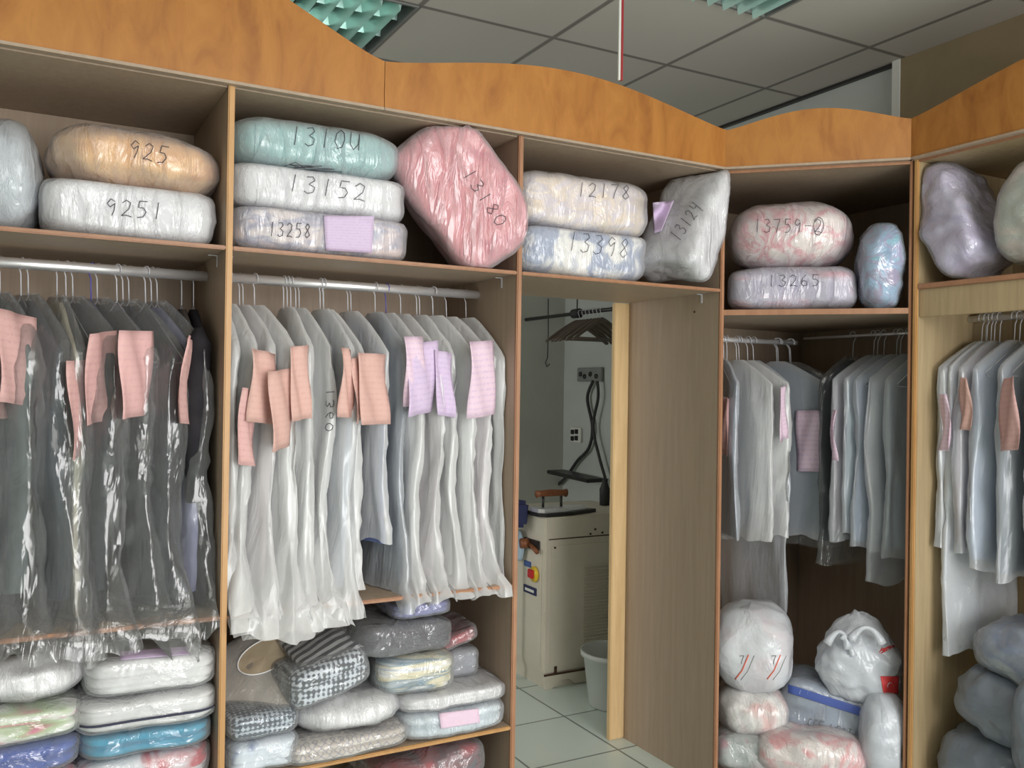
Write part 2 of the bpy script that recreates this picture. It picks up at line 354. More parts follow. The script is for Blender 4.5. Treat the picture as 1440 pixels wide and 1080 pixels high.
# right run
c5 = thing('open_wardrobe', (3.1, -1.1, 0), 'beige open wardrobe on the right wall with a deep apron board under its shelf', 'wardrobe')
YR0, YR1 = Y4 - T / 2 - .001, -1.95
for yy, nm in ((YR0, 1), (YR1, 2)):
    s = MB().box(X4 + .004, XW - .004, yy - .015, yy, 0, HV).o('side_panel', M['lamy'], c5)
    MB().box(X4 - .010, X4 + .004, yy - .016, yy, 0, HV, .003).o('edge_lipping', M['lipp'], s)
yi = YR0 - .016
for z, nm in ((1.911, 'shelf'), (HV, 'top_board'), (.14, 'bottom_board')):
    s = MB().box(X4 + .004, XW - .004, YR1 + .001, yi, z - .016, z).o(nm, M['lamy'], c5)
    MB().box(X4 - .006, X4 + .004, YR1 + .001, yi, z - .018, z + .0005, .002).o('edge_lipping', M['lip'], s)
MB().box(X4 + .006, X4 + .02, YR1 + .001, yi, 1.911 - .118, 1.911 - .0165, .002).o('apron_board', M['lamy'], c5)
MB().box(XW - .012, XW - .004, YR1 + .001, yi, .141, HV - .017).o('back_panel', M['lamy'], c5)
rail((3.09, yi, 1.80), (3.09, YR1, 1.80), c5, .012)

# arched valances
def arch(n, h0, h1, L):
    return [(L * i / n, h0 + (h1 - h0) * (math.sin(math.pi * i / n)) ** .9) for i in range(n + 1)]
def valance(pa, pb, ztop, zpk, label, t0=0., t1=1.):
    pa, pb = Vector(pa), Vector(pb); L = (pb - pa).length; d = (pb - pa).normalized(); nrm = Vector((d.y, -d.x, 0))
    if nrm.dot(CAM - pa) < 0: nrm = -nrm
    prof = []
    n = 40
    for i in range(n + 1):
        q = t0 + (t1 - t0) * i / n; prof.append((L * i / n, ztop + (zpk - ztop) * (.5 - .5 * math.cos(2 * math.pi * q)) ** .62))
    V = []; F = []
    off0, off1 = nrm * .010, nrm * .026
    for off in (off0, off1):
        for s_, z in prof: p = pa + d * s_ + off; V.append((p.x, p.y, HV - .001)); V.append((p.x, p.y, z))
    k = 2 * (n + 1)
    for i in range(n):
        F.append((2 * i, 2 * i + 2, 2 * i + 3, 2 * i + 1)); F.append((k + 2 * i, k + 2 * i + 1, k + 2 * i + 3, k + 2 * i + 2))
        F.append((2 * i + 1, 2 * i + 3, k + 2 * i + 3, k + 2 * i + 1)); F.append((2 * i, k + 2 * i, k + 2 * i + 2, 2 * i + 2))
    F.append((0, 1, k + 1, k)); F.append((2 * n, k + 2 * n, k + 2 * n + 1, 2 * n + 1))
    t = thing('arched_valance', pa + d * (L / 2), label, 'valance', 'arched burl wood valances')
    obj('valance_board', V, F, M['burl'], t, False)
    V2 = MB(); a = pa + off0; 
    p0 = pa + nrm * .008; p1 = pb + nrm * .008
    V2.prism([(p0.x, p0.y), (p1.x, p1.y), (p1.x + nrm.x * .022, p1.y + nrm.y * .022), (p0.x + nrm.x * .022, p0.y + nrm.y * .022)], 'z', HV - .010, HV - .0015)
    V2.o('edge_shadow_strip', M['lam'], t)  # darker edge strip; on the left run it stands in for a shadow line
    return t
valance((-.45, 0, 0), (.947, 0, 0), 2.506, 2.73, 'long arched orange burl valance at the top left, falling towards the middle', .0, 1.)
valance((.949, 0, 0), (X3, 0, 0), 2.506, 2.60, 'arched orange burl valance over the doorway, in the middle')
valance((X3 + .004, -.006, 0), (X4 - .004, Y4 + .006, 0), 2.504, 2.565, 'small arched orange burl valance over the diagonal corner wardrobe')
valance((X4, Y4, 0), (X4, -1.9, 0), 2.504, 2.62, 'arched orange burl valance on the right wall run')

# ------------------------------------------------------------------ soft things
def sgn(v): return -1.0 if v < 0 else 1.0
def ns(p, s): return noise.noise(Vector((p[0] + s * 7.13, p[1] - s * 3.7, p[2] + s * 1.9)))
def cushion(c, size, rot=(0, 0, 0), p=3.2, seed=1, wr=.008, ear=.10, n=18, flo=None, cel=None, freq=9, layers=0, sag=0, inflate=0, keep=None):
    """pillow or folded pack: rounded box with pulled corners and creases; returns vertices and faces"""
    R = Euler(rot).to_matrix(); c = Vector(c); hx, hy, hz = [q / 2 + inflate for q in size]
    V = []; F = []; idx = {}
    def vert(q):
        key = (round(q[0], 5), round(q[1], 5), round(q[2], 5))
        if key in idx: return idx[key]
        d = Vector([math.tan(t * math.pi / 4) for t in q]); 
        r = (abs(d.x) ** p + abs(d.y) ** p + abs(d.z) ** 2.6) ** (-1 / 2.8) if p < 4 else (abs(d.x) ** p + abs(d.y) ** p + abs(d.z) ** p) ** (-1 / p)
        u = d * r
        u = Vector((max(-1.05, min(1.05, u.x)), max(-1.05, min(1.05, u.y)), u.z))
        cr = abs(u.x * u.y) ** 3
        e = 1 + ear * cr
        w = Vector((u.x * hx * e, u.y * hy * e, u.z * hz * (1 - .35 * cr if p < 4 else 1)))
        if layers:
            k = abs(math.sin((u.z + 1) * .5 * math.pi * layers)); s_ = 1 - .10 * (1 - k) ** 3
            w.x *= s_; w.y *= s_
        f = ns(w * freq, seed); g = ns(w * freq * 2.7, seed + 5)
        cre = (1 - abs(ns(Vector((w.x * freq * .9, w.y * freq * .9, w.z * freq * 1.6)), seed + 9)) * 2.2)
        w += u.normalized() * (wr * (f * 1.2 + g * .6 + cre * .6 - .3))
        if sag: w.z -= sag * (abs(u.x) ** 2) + sag * .3 * ns((u.x * 2, u.y * 2, 0), seed)
        w = R @ w + c
        if flo is not None and w.z < flo: w.z = flo
        if cel is not None and w.z > cel: w.z = cel - (w.z - cel) * .02
        if keep: w = keep(w)
        idx[key] = len(V); V.append(tuple(w)); return idx[key]
    for ax in range(3):
        for sg in (-1, 1):
            for i in range(n):
                for j in range(n):
                    a, b, a2, b2 = [-1 + 2 * t / n for t in (i, j, i + 1, j + 1)]
                    q = []
                    for (s_, t_) in ((a, b), (a2, b), (a2, b2), (a, b2)):
                        v = [0, 0, 0]; v[ax] = sg; v[(ax + 1) % 3] = s_; v[(ax + 2) % 3] = t_; q.append(vert(v))
                    F.append(tuple(q if sg > 0 else q[::-1]))
    return V, F
GL = {'0': [[(.5, 1), (.1, .8), (.0, .4), (.3, 0), (.7, .1), (.9, .5), (.8, .85), (.5, 1)]],
      '1': [[(.5, 1), (.42, 0)]],
      '2': [[(.05, .8), (.4, 1), (.8, .85), (.7, .5), (.3, .2), (.05, .03), (.5, .08), (.95, .0)]],
      '3': [[(.1, .95), (.6, 1), (.8, .8), (.35, .55), (.85, .4), (.75, .1), (.3, 0), (.0, .12)]],
      '4': [[(.15, 1), (.1, .6), (.4, .5), (.8, .6)], [(.85, 1), (.8, .5), (.7, -.15)]],
      '5': [[(.2, 1), (.15, .6), (.6, .6), (.85, .35), (.6, .05), (.1, .0)], [(.2, 1), (.9, 1)]],
      '6': [[(.7, 1), (.25, .7), (.05, .3), (.3, 0), (.75, .1), (.8, .4), (.4, .5), (.1, .35)]],
      '7': [[(.0, .95), (.85, 1), (.5, .45), (.35, 0)]],
      '8': [[(.55, .5), (.15, .75), (.5, 1), (.8, .8), (.5, .5), (.1, .2), (.45, 0), (.85, .2), (.55, .5)]],
      '9': [[(.8, .85), (.4, 1), (.1, .7), (.4, .5), (.8, .75), (.75, .3), (.6, 0)]],
      '-': [[(.1, .5), (.9, .5)]], 'o': [[(.5, 1.15), (.0, .9), (-.2, .45), (.1, -.1), (.6, -.2), (1.1, .1), (1.25, .6), (1.0, 1.0), (.5, 1.15)]],
      '~': [[(0, .3), (.5, .8), (1, .3), (.2, .5), (1.3, .6), (.4, .2), (1.8, .7), (.8, .4), (2.4, .5), (1.2, .2), (2.8, .3), (.1, .1)]],
      'U': [[(.05, 1), (.05, .3), (.4, 0), (.8, .3), (.85, 1)], [(.85, 1), (.88, 0)]],
      ' ': []}
def write(target, parent, text, p0, p1, h, r=.0012, slant=0, mat='ink', name='marker_number', pitch=None):
    """handwriting laid on a surface: strokes run from photo point p0 to p1, h high"""
    V, F = target
    bvh = BVHTree.FromPolygons([Vector(v) for v in V], F)
    p0 = Vector(p0); p1 = Vector(p1); d = (p1 - p0); L = d.length; d.normalize(); up = Vector((d.y, -d.x))
    if up.y > 0: up = -up
    n = len(text); w = L / n * .72; mb = MB()
    for i, ch in enumerate(text):
        if ch == ' ': continue
        base = p0 + d * (L * i / n)
        seq = GL[ch] if ch != '@' else GL['2'] + GL['o']
        for st in seq:
            pts = []
            for a, b in zip(st[:-1], st[1:]):
                for k in range(4):
                    t = k / 4; x, y = a[0] + (b[0] - a[0]) * t, a[1] + (b[1] - a[1]) * t
                    q = base + d * (x * w) + up * (y * h); pts.append(q)
            q = base + d * (st[-1][0] * w) + up * (st[-1][1] * h); pts.append(q)
            out = []
            for q in pts:
                dr = ray(q.x, q.y); hit = bvh.ray_cast(CAM, dr)
                if hit[0] is not None: out.append(hit[0] - dr * .0012)
            if len(out) > 1: mb.tube(out, r, 5)
    if mb.V: return mb.o(name, M[mat], parent, True)
def patch(target, parent, quad, mat, name='ticket', n=10, off=.003):
    """paper slip lying on a surface; quad = four photo points TL TR BR BL"""
    V, F = target; bvh = BVHTree.FromPolygons([Vector(v) for v in V], F)
    tl, tr, br, bl = [Vector(q) for q in quad]; P = []; uv = []; last = 3.
    for i in range(n + 1):
        for j in range(n + 1):
            a, b = i / n, j / n; q = (tl * (1 - b) + tr * b) * (1 - a) + (bl * (1 - b) + br * b) * a
            dr = ray(q.x, q.y); hit = bvh.ray_cast(CAM, dr)
            t = (hit[3] - off) if hit[0] is not None else last
            last = t; P.append(t); uv.append((b, 1 - a, dr))
    # smooth the distances so that the paper stays a sheet
    for _ in range(3):
        Q = P[:]
        for i in range(n + 1):
            for j in range(n + 1):
                k = [P[y * (n + 1) + x] for y in (max(i - 1, 0), i, min(i + 1, n)) for x in (max(j - 1, 0), j, min(j + 1, n))]
                Q[i * (n + 1) + j] = min(sum(k) / 9, P[i * (n + 1) + j])
        P = Q
    VV = [tuple(CAM + uv[k][2] * P[k]) for k in range(len(P))]
    FF = [(i * (n + 1) + j, (i + 1) * (n + 1) + j, (i + 1) * (n + 1) + j + 1, i * (n + 1) + j + 1) for i in range(n) for j in range(n)]
    o = obj(name, VV, FF, M[mat], parent)
    ul = o.data.uv_layers.new(name='UVMap')
    for l in o.data.loops: ul.data[l.index].uv = uv[l.vertex_index][:2]
    md = o.modifiers.new('thick', 'SOLIDIFY'); md.thickness = .0006; md.offset = 1
    return o
def pack(name, cat, label, group, c, size, cloth, film, cover_label=None, rot=(0, 0, 0), **k):
    """a bagged bundle: cloth inside, film outside"""
    base = Vector(c) - Vector((0, 0, size[2] / 2))
    t = thing(name, base, label, cat, group)
    V, F = cushion(c, size, rot, **k)
    obj('folded_cloth', V, F, cloth, t)
    k2 = dict(k); k2['wr'] = k.get('wr', .008) * .9; k2['ear'] = k.get('ear', .1) + .05; k2['inflate'] = .005; k2['layers'] = 0; k2['seed'] = k.get('seed', 1)
    if k.get('flo') is not None: k2['flo'] = k['flo'] - .0018
    V2, F2 = cushion(c, size, rot, **k2)
    b = obj('plastic_bag', V2, F2, M[film], t)
    return t, b, (V2, F2)

# ---- bedding bundles on the top shelves: photo rectangle on the plane y = yf
def bundle(rect, yf, depth, ax='y', **k):
    u0, v0, u1, v1 = rect
    a = at(u0, (v0 + v1) / 2, ax, yf); b = at(u1, (v0 + v1) / 2, ax, yf)
    t_ = at((u0 + u1) / 2, v0, ax, yf); b_ = at((u0 + u1) / 2, v1, ax, yf)
    if ax == 'y': c = ((a.x + b.x) / 2, yf + depth / 2, (t_.z + b_.z) / 2); s = (abs(b.x - a.x), depth, t_.z - b_.z)
    else: c = (yf + depth / 2, (a.y + b.y) / 2, (t_.z + b_.z) / 2); s = (depth, abs(b.y - a.y), t_.z - b_.z)
    return c, s
GB = 'bagged bedding bundles on the top shelves'
C_orange = fabric('orange_quilt', [(226, 172, 104), (240, 196, 134), (218, 160, 92)], 7)
C_white = fabric('white_quilt', [(238, 238, 240)], 8, 'plain')
C_greyw = fabric('grey_white_quilt', [(204, 212, 218)], 6, 'plain')
C_teal = fabric('teal_quilt', [(146, 190, 190), (158, 200, 198), (140, 184, 186)], 5)
C_mix = fabric('grey_and_cream_blanket', [(170, 170, 190), (236, 224, 220), (160, 162, 184), (240, 220, 214)], 6, stretch=(1, 1, 2.5))
C_pink = fabric('pink_blanket', [(214, 128, 138), (228, 152, 158), (206, 118, 132)], 5)
C_flor = fabric('pale_printed_quilt', [(238, 226, 216), (212, 204, 214), (240, 222, 196), (222, 214, 222)], 8, stretch=(1, 1, 2))
C_bluew = fabric('blue_and_white_quilt', [(244, 242, 236), (246, 244, 238), (150, 164, 190), (160, 172, 196)], 9)
C_rose = fabric('white_quilt_with_pink_flowers', [(240, 228, 224), (240, 232, 226), (226, 150, 160), (238, 226, 222), (214, 190, 200)], 10)
C_lilac = fabric('lilac_satin', [(204, 194, 224), (218, 212, 234), (190, 180, 214)], 8, rough=.45)
C_lpink = fabric('lilac_blanket_pink_edge', [(186, 180, 202), (196, 190, 208), (222, 160, 172)], 5, stretch=(.6, .6, 2))
C_iri = fabric('blue_lilac_satin', [(170, 160, 190), (160, 196, 224), (176, 172, 206), (150, 206, 224)], 9, rough=.4)

def lift(c, s, flo):  # keep a bundle resting on its support
    return c
def put(rect, yf, depth, name, cat, label, cloth, film, ax='y', rot=(0, 0, 0), flo=None, **k):
    c, s = bundle(rect, yf, depth, ax)
    if flo is not None:
        top = c[2] + s[2] / 2; s = (s[0], s[1], top - flo + .004); c = (c[0], c[1], (top + flo) / 2 - .002)
    return pack(name, cat, label, GB, c, s, cloth, film, rot=rot, flo=flo, **k), (c[2] + s[2] / 2)
FS = HS + .002
(_, _, S), t1 = put((-60, 150, 58, 318), .04, .42, 'bedding_bag', 'bag', 'grey-white bagged quilt cut by the left edge of the photo, on the top shelf', C_greyw, 'film_up', flo=FS, seed=3, p=3)
(a, b, S), t2 = put((60, 250, 306, 338), .03, .44, 'bedding_bag', 'bag', 'white bagged quilt marked 9251 under the orange one', C_white, 'film_up', flo=FS, seed=4, p=5, cel=FS + .145)
write(S, a, '9251', (148, 302), (235, 309), 23)
T2 = max(v[2] for v in S[0]) + .001
(a, b, S), _ = put((70, 170, 321, 290), .02, .44, 'bedding_bag', 'bag', 'orange bagged quilt lying on the white one at the upper left', C_orange, 'film_up', flo=T2, seed=6, p=3.2, ear=.16, rot=(0, .04, 0))
write(S, a, '925', (180, 220), (240, 232), 24)
(a, b, S), _ = put((332, 290, 578, 360), .03, .44, 'bedding_bag', 'bag', 'grey and cream bagged blanket with a lilac paper slip, bottom of the stack marked 13152', C_mix, 'film_up', flo=FS, seed=8, p=5, wr=.006, cel=FS + .125)
T3 = max(v[2] for v in S[0]) + .001
write(S, a, '13258', (378, 332), (440, 335), 20, .0012)
patch(S, a, ((455, 303), (526, 304), (523, 356), (458, 352)), 'slip_lilac', off=.004)
(a, b, S), _ = put((331, 232, 574, 305), .03, .44, 'bedding_bag', 'bag', 'plain white bagged quilt marked 13152, middle of its stack', C_white, 'film_up', flo=T3, seed=9, p=5, wr=.006, cel=T3 + .125)
T4 = max(v[2] for v in S[0]) + .001
write(S, a, '13152', (404, 268), (520, 284), 24)
(a, b, S), _ = put((333, 168, 570, 245), .02, .44, 'bedding_bag', 'bag', 'teal bagged quilt marked 13104, top of its stack', C_teal, 'film_up', flo=T4, seed=10, p=4, wr=.006, ear=.12)
write(S, a, '1310U', (408, 203), (512, 212), 26)
write(S, a, '~', (400, 238), (440, 242), 14, .001, name='marker_scribble')
# pink bundle leaning on its corner
def leaner(name, label, cloth, film, ctr, ax, val, size, rot, **k):
    p = at(ctr[0], ctr[1], ax, val)
    return pack(name, 'bag', label, GB, tuple(p), size, cloth, film, rot=rot, **k)
def keep_in(xa, xb, ya, yb, za, zb, yfree=None):
    def f(w):
        w.x = max(xa, min(xb, w.x)); w.y = min(yb, w.y)
        if yfree is not None and w.y < yfree: w.z = max(w.z, za - .05); return w
        w.z = max(za, min(zb, w.z)); return w
    return f
K = keep_in(X1 + .012, X2 - .012, 0, DEP - .02, FS, HV - .02, -.03)
a, b, S = leaner('bedding_bag', 'pink bagged blanket leaning on its corner right of the teal bag', C_pink, 'film_up', (650, 280), 'y', .12, (.47, .29, .31), (.12, math.radians(52), math.radians(-14)), seed=12, p=7, ear=.03, keep=K, n=22)
write(S, a, '13180', (650, 245), (703, 325), 18)
(a, b, S), _ = put((738, 312, 918, 392), .03, .42, 'bedding_bag', 'bag', 'blue and white patterned bagged quilt marked 13398, above the doorway', C_bluew, 'film_up', flo=FS, seed=14, p=4.5, cel=FS + .165)
T5 = max(v[2] for v in S[0]) + .001
write(S, a, '13398', (798, 352), (888, 364), 27)
(a, b, S), _ = put((740, 243, 920, 318), .03, .42, 'bedding_bag', 'bag', 'pale cream printed bagged quilt marked 12178, lying on the one marked 13398', C_flor, 'film_up', flo=T5, seed=15, p=4.5)
write(S, a, '12178', (812, 276), (890, 281), 20)
K = keep_in(X2 + .012, X3 - .012, 0, DEP - .02, FS, HV - .02, -.02)
a, b, S = leaner('bedding_bag', 'white bagged quilt marked 13124 leaning against the end panel over the doorway', C_white, 'film_up', (968, 318), 'y', .08, (.42, .27, .17), (.1, math.radians(-60), math.radians(10)), seed=17, p=5.5, ear=.2, keep=K, n=22)
patch(S, a, ((918, 285), (948, 282), (930, 325), (920, 328)), 'slip_lilac')
write(S, a, '13124', (955, 340), (990, 290), 17)
# corner shelf
FC = HS2 + .002
def put_c(uc, vt, vb, w, dep, dist, name, label, cloth, film, flo, yaw=45, **k):
    d = ray(uc, (vt + vb) / 2); nrm = Vector((1, 1, 0)).normalized()
    P0 = Vector((X3, 0, 0)) + nrm * dist; t = (P0 - CAM).dot(nrm) / d.dot(nrm); q = CAM + d * t
    ztop = (CAM + ray(uc, vt) * t).z
    c = q + nrm * (dep / 2); c.z = (ztop + flo) / 2; s = (w, dep, ztop - flo)
    return pack(name, 'bag', label, GB, tuple(c), s, cloth, film, rot=(0, 0, math.radians(-yaw)), flo=flo, **k)
KC = lambda w: Vector((max(w.x, gx + .006), max(w.y, gy + .008), w.z))
a, b, S = put_c(1113, 372, 433, .46, .38, .02, 'bedding_bag', 'lilac bagged blanket marked 13265 at the bottom of the corner shelf', C_lpink, 'film_up', FC, seed=20, p=4.5, cel=FC + .165, wr=.006, keep=KC)
T6 = max(v[2] for v in S[0]) + .001
write(S, a, '13265', (1080, 403), (1157, 402), 16)
a, b, S = put_c(1111, 275, 372, .46, .36, .03, 'bedding_bag', 'rounded white bagged quilt with pink flowers marked 13759 on the corner shelf', C_rose, 'film_up', T6, seed=21, p=2.6, ear=.05, keep=KC)
write(S, a, '13759-@', (1060, 327), (1160, 327), 19)
a, b, S = put_c(1245, 305, 436, .16, .30, -.02, 'bedding_bag', 'upright blue and lilac satin cover in a clear bag, right end of the corner shelf', C_iri, 'film_fold', FC, seed=22, p=2.8, wr=.012, keep=KC)
# right shelf
KR = lambda w: Vector((min(XW - .02, w.x), min(yi - .008, w.y), max(1.913, w.z)))
p = at(1352, 312, 'x', 2.93); a, b, S = pack('bedding_bag', 'bag', 'lilac satin quilt in a clear bag leaning in the right wardrobe top', GB, tuple(p), (.28, .18, .43), C_lilac, 'film_fold', rot=(math.radians(-27), math.radians(4), 0), seed=24, p=4.2, wr=.014, keep=KR, n=22)
C_cream = fabric('cream_green_quilt', [(226, 214, 196), (190, 204, 190), (232, 214, 204)], 6)
p = at(1475, 300, 'x', 2.95); a, b, S = pack('bedding_bag', 'bag', 'pale cream bagged quilt cut by the right edge of the photo, top shelf', GB, tuple(p), (.34, .22, .34), C_cream, 'film_up', rot=(math.radians(14), 0, 0), seed=25, p=3.4, keep=KR)

# ------------------------------------------------------------------ hanging garments
ORD = ['first', 'second', 'third', 'fourth', 'fifth', 'sixth', 'seventh', 'eighth', 'ninth', 'tenth', 'eleventh', 'twelfth', 'thirteenth', 'fourteenth', 'fifteenth', 'sixteenth', 'seventeenth', 'eighteenth']
def sheet(H, wd, td, z0, z1, hw, ht, seed, neck=.035, sh=.10, flare=0., fold=.012, rag=.02, rows=34, cols=44, keep=None, back=1., taper=0., infl=0., closed=False, bulge=0., drift=0., belly=0.):
    """cloth or film hanging from a hanger; wd = across the shoulders, towards the room; td = along the rail"""
    V = []; F = []
    L = z0 - z1
    for i in range(rows + 1):
        s = i / rows; s = s ** 1.15; dz = L * s
        a = neck + (hw - neck) * min(1, (dz / sh)) ** .85 if dz < sh else hw * (1 + taper * (dz - sh) / L)
        b = .012 + (ht - .012) * min(1, (dz / .22)) ** .7
        b *= 1 + bulge * math.sin(math.pi * min(1, s * 1.1))
        b *= 1 + belly * max(0, (s - .7) / .3) ** 2
        if closed and s > .93: b *= max(.12, (1 - s) / .07)
        dr_ = drift * s * s + (.010 * noise.noise(Vector((dz * 3.2, seed * 4.4, 1.7))) * min(1, dz / .3))
        for j in range(cols):
            q = 2 * math.pi * j / cols; cq, sq = math.cos(q), math.sin(q)
            w = (a + infl) * sgn(cq) * abs(cq) ** .75; t = (b + infl) * sgn(sq) * abs(sq) ** .8
            fl = min(1, dz / .25)
            f1 = noise.noise(Vector((w * 9, z0 * 3 + dz * 1.6, seed * 3.1)))
            f2 = noise.noise(Vector((w * 26, dz * 3.5, seed * 5.7 + 4 + (3 if sq > 0 else 0))))
            f3 = 1 - abs(noise.noise(Vector((w * 14 + dz * 6, dz * 9, seed * 2.3)))) * 2
            t += fl * fold * (f1 * 1.6 + f2 * .8) + fl * fold * .3 * f3 * sgn(sq) 
            w += fl * fold * (1.4 * noise.noise(Vector((dz * 4, seed, q))) + .5 * f3)
            if flare and w > 0: w += flare * max(0, (s - .62) / .38) ** 1.6 * (w / a)
            if w < 0: w *= back
            z = z0 - dz
            if i == rows or s > .9: z += rag * noise.noise(Vector((w * 12, seed * 9, 2))) * (s - .9) * 10
            p = Vector((H[0], H[1], 0)) + wd * w + td * (t + dr_); p.z = z - .03 * abs(w) / max(a, .01) * 0
            if keep: p = keep(p)
            V.append(tuple(p))
    n = cols
    for i in range(rows):
        for j in range(n): F.append((i * n + j, (i + 1) * n + j, (i + 1) * n + (j + 1) % n, i * n + (j + 1) % n))
    return V, F
def hanger(H, zr, wd, td, hw, parent, z0, mat='wire', r=.0019, off=0., sh=.1):
    h = Vector((H[0], H[1], zr)) + td * off; pts = []
    R = .0175
    for k in range(9):
        q = math.radians(-30 + k * 30); pts.append(h + wd * (math.cos(q) * R) + Vector((0, 0, math.sin(q) * R + .0005)))
    pts = pts[::1]
    nb = Vector((h.x, h.y, z0 + .005)); pts.append(h + wd * (-.004) + Vector((0, 0, -R - .01))); pts.append(nb)
    mb = MB().tube(pts, r, 6)
    sd = -sh * 1.12; a = nb + wd * (hw - .03) + Vector((0, 0, sd)); b = nb - wd * (hw - .03) + Vector((0, 0, sd))
    mb.tube([nb, a, a + Vector((0, 0, -.012)) - wd * .006, b + Vector((0, 0, -.012)) + wd * .006, b, nb], r, 5)
    return mb.o('hanger', M[mat], parent, True)
def slip_at(H, wd, td, w0, w1, z0, z1, side, ang, parent, mat, ht, seed=0, name='ticket'):
    """paper slip stapled near the front edge: starts w0 along the garment, width (w1-w0), turned by ang to the room"""
    d0 = wd * math.cos(ang) + td * side * math.sin(ang); n = 8; V = []; F = []; uv = []
    st = Vector((H[0], H[1], 0)) + wd * w0 + td * side * (ht)
    Wd = w1 - w0
    nrm = (td * side * math.cos(ang) - wd * math.sin(ang))
    for i in range(n + 1):
        for j in range(n + 1):
            a, b = i / n, j / n
            p = st + d0 * (Wd * b) + nrm * (.012 * math.sin(b * 3 + seed) * a + .006 * math.sin(a * 4 + seed) + .006 * math.sin(b * 9 + a * 5 + seed * 2)) + d0 * (.016 * a * math.sin(seed * 3.3)); p.z = z0 - (z0 - z1) * a - .018 * b * math.sin(seed * 1.7)
            V.append(tuple(p)); uv.append((b, 1 - a))
    for i in range(n):
        for j in range(n): F.append((i * (n + 1) + j, (i + 1) * (n + 1) + j, (i + 1) * (n + 1) + j + 1, i * (n + 1) + j + 1))
    o = obj(name, V, F, M[mat], parent)
    ul = o.data.uv_layers.new(name='UVMap')
    for l in o.data.loops: ul.data[l.index].uv = uv[l.vertex_index]
    md = o.modifiers.new('thick', 'SOLIDIFY'); md.thickness = .0006
    return o
def garment(name, cat, label, group, H, zr, yaw, base, hw, ht, zg, zb, cloth, film, seed, tickets=(), hangers=((0, 'wire'),), neck=.035, flare=0., keep=None, sleeve=None, fold=.011, rag=.03, gfold=.010, taper=.0, z_neck=.085, closed=False, sh=.10, bulge=0., bhw=0, drift=0., belly=0., bht=0):
    """H: point on the rail; base: direction (angle) from the rail towards the room; yaw: turn about the hook"""
    a = math.radians(base + yaw); wd = Vector((math.cos(a), math.sin(a), 0)); td = Vector((-wd.y, wd.x, 0))
    t = thing(name, (H[0], H[1], zr), label, cat, group)
    z0 = zr - z_neck
    for off, mt in hangers: hanger(H, zr, wd, td, hw, t, z0 - .012, mt, off=off, sh=sh)
    if cloth is not None:
        V, F = sheet(H, wd, td, z0 - .02, zg, hw - .006, max(.008, ht - .008), seed, fold=gfold, rag=.004, keep=keep, neck=.03, rows=26, cols=36, sh=sh, drift=drift * .7)
        g = obj('garment', V, F, cloth, t)
        if sleeve:
            for sg in sleeve[0]:
                pts = []; rr = []
                for k in range(12):
                    q = k / 11; dz = .085 + q * sleeve[1]
                    p = Vector((H[0], H[1], z0 - dz)) + wd * sg * (hw - .030 + .014 * math.sin(q * 2.5)) + td * (-ht * .7 + .006 * math.sin(q * 5 + seed)); 
                    if keep: p = keep(p)
                    pts.append(p); rr.append(.036 * (1 - .25 * q) if k not in (0,) else .012)
                MB().tube(pts, rr, 14).o('sleeve', cloth, t, True)
    if film:
        V, F = sheet(H, wd, td, z0, zb, (bhw or hw) + .006, bht or ht, seed, fold=fold, rag=rag, flare=flare, keep=keep, neck=neck, taper=taper, closed=closed, sh=sh, bulge=bulge, drift=drift, belly=belly, cols=56)
        obj('plastic_cover', V, F, M[film], t); global LASTC; LASTC = (V, F)
    for tk in tickets:
        slip_at(H, wd, td, tk[0], tk[1], tk[2], tk[3], tk[4], math.radians(tk[5]), t, tk[6], ht + (tk[7] if len(tk) > 7 else .004), seed)
    return t

G = {k: fabric(k + '_cloth', [c], 10, 'plain') for k, c in dict(black=(44, 42, 46), charcoal=(58, 60, 64), slate=(76, 82, 90), lilacgrey=(146, 148, 176), cream=(206, 200, 178), greyblue=(120, 134, 152), white=(236, 238, 240), paleblue=(188, 204, 226), blue=(120, 136, 186), greyg=(104, 112, 112), ice=(206, 222, 232), dgrey=(84, 88, 96), palep=(226, 214, 222), brownish=(90, 82, 78)).items()}
def kl(xa, xb):
    """keep cloth inside its bay and out of the shelf board under it"""
    def f(p):
        p.x = max(xa, min(xb, p.x)); p.y = min(DEP - .02, p.y)
        if p.z < HM + .004 and p.y > -.014:
            if p.y < .07: p.y = -.014 - .3 * (.07 - p.y) 
            else: p.z = HM + .004
        return p
    return f
K1 = kl(X0 + .014, X1 - .014); K2 = kl(X1 + .014, X2 - .014)
def rx(u): return at(u, 400, 'y', .28).x
g1 = 'suits and coats in clear bags on the far left rail'
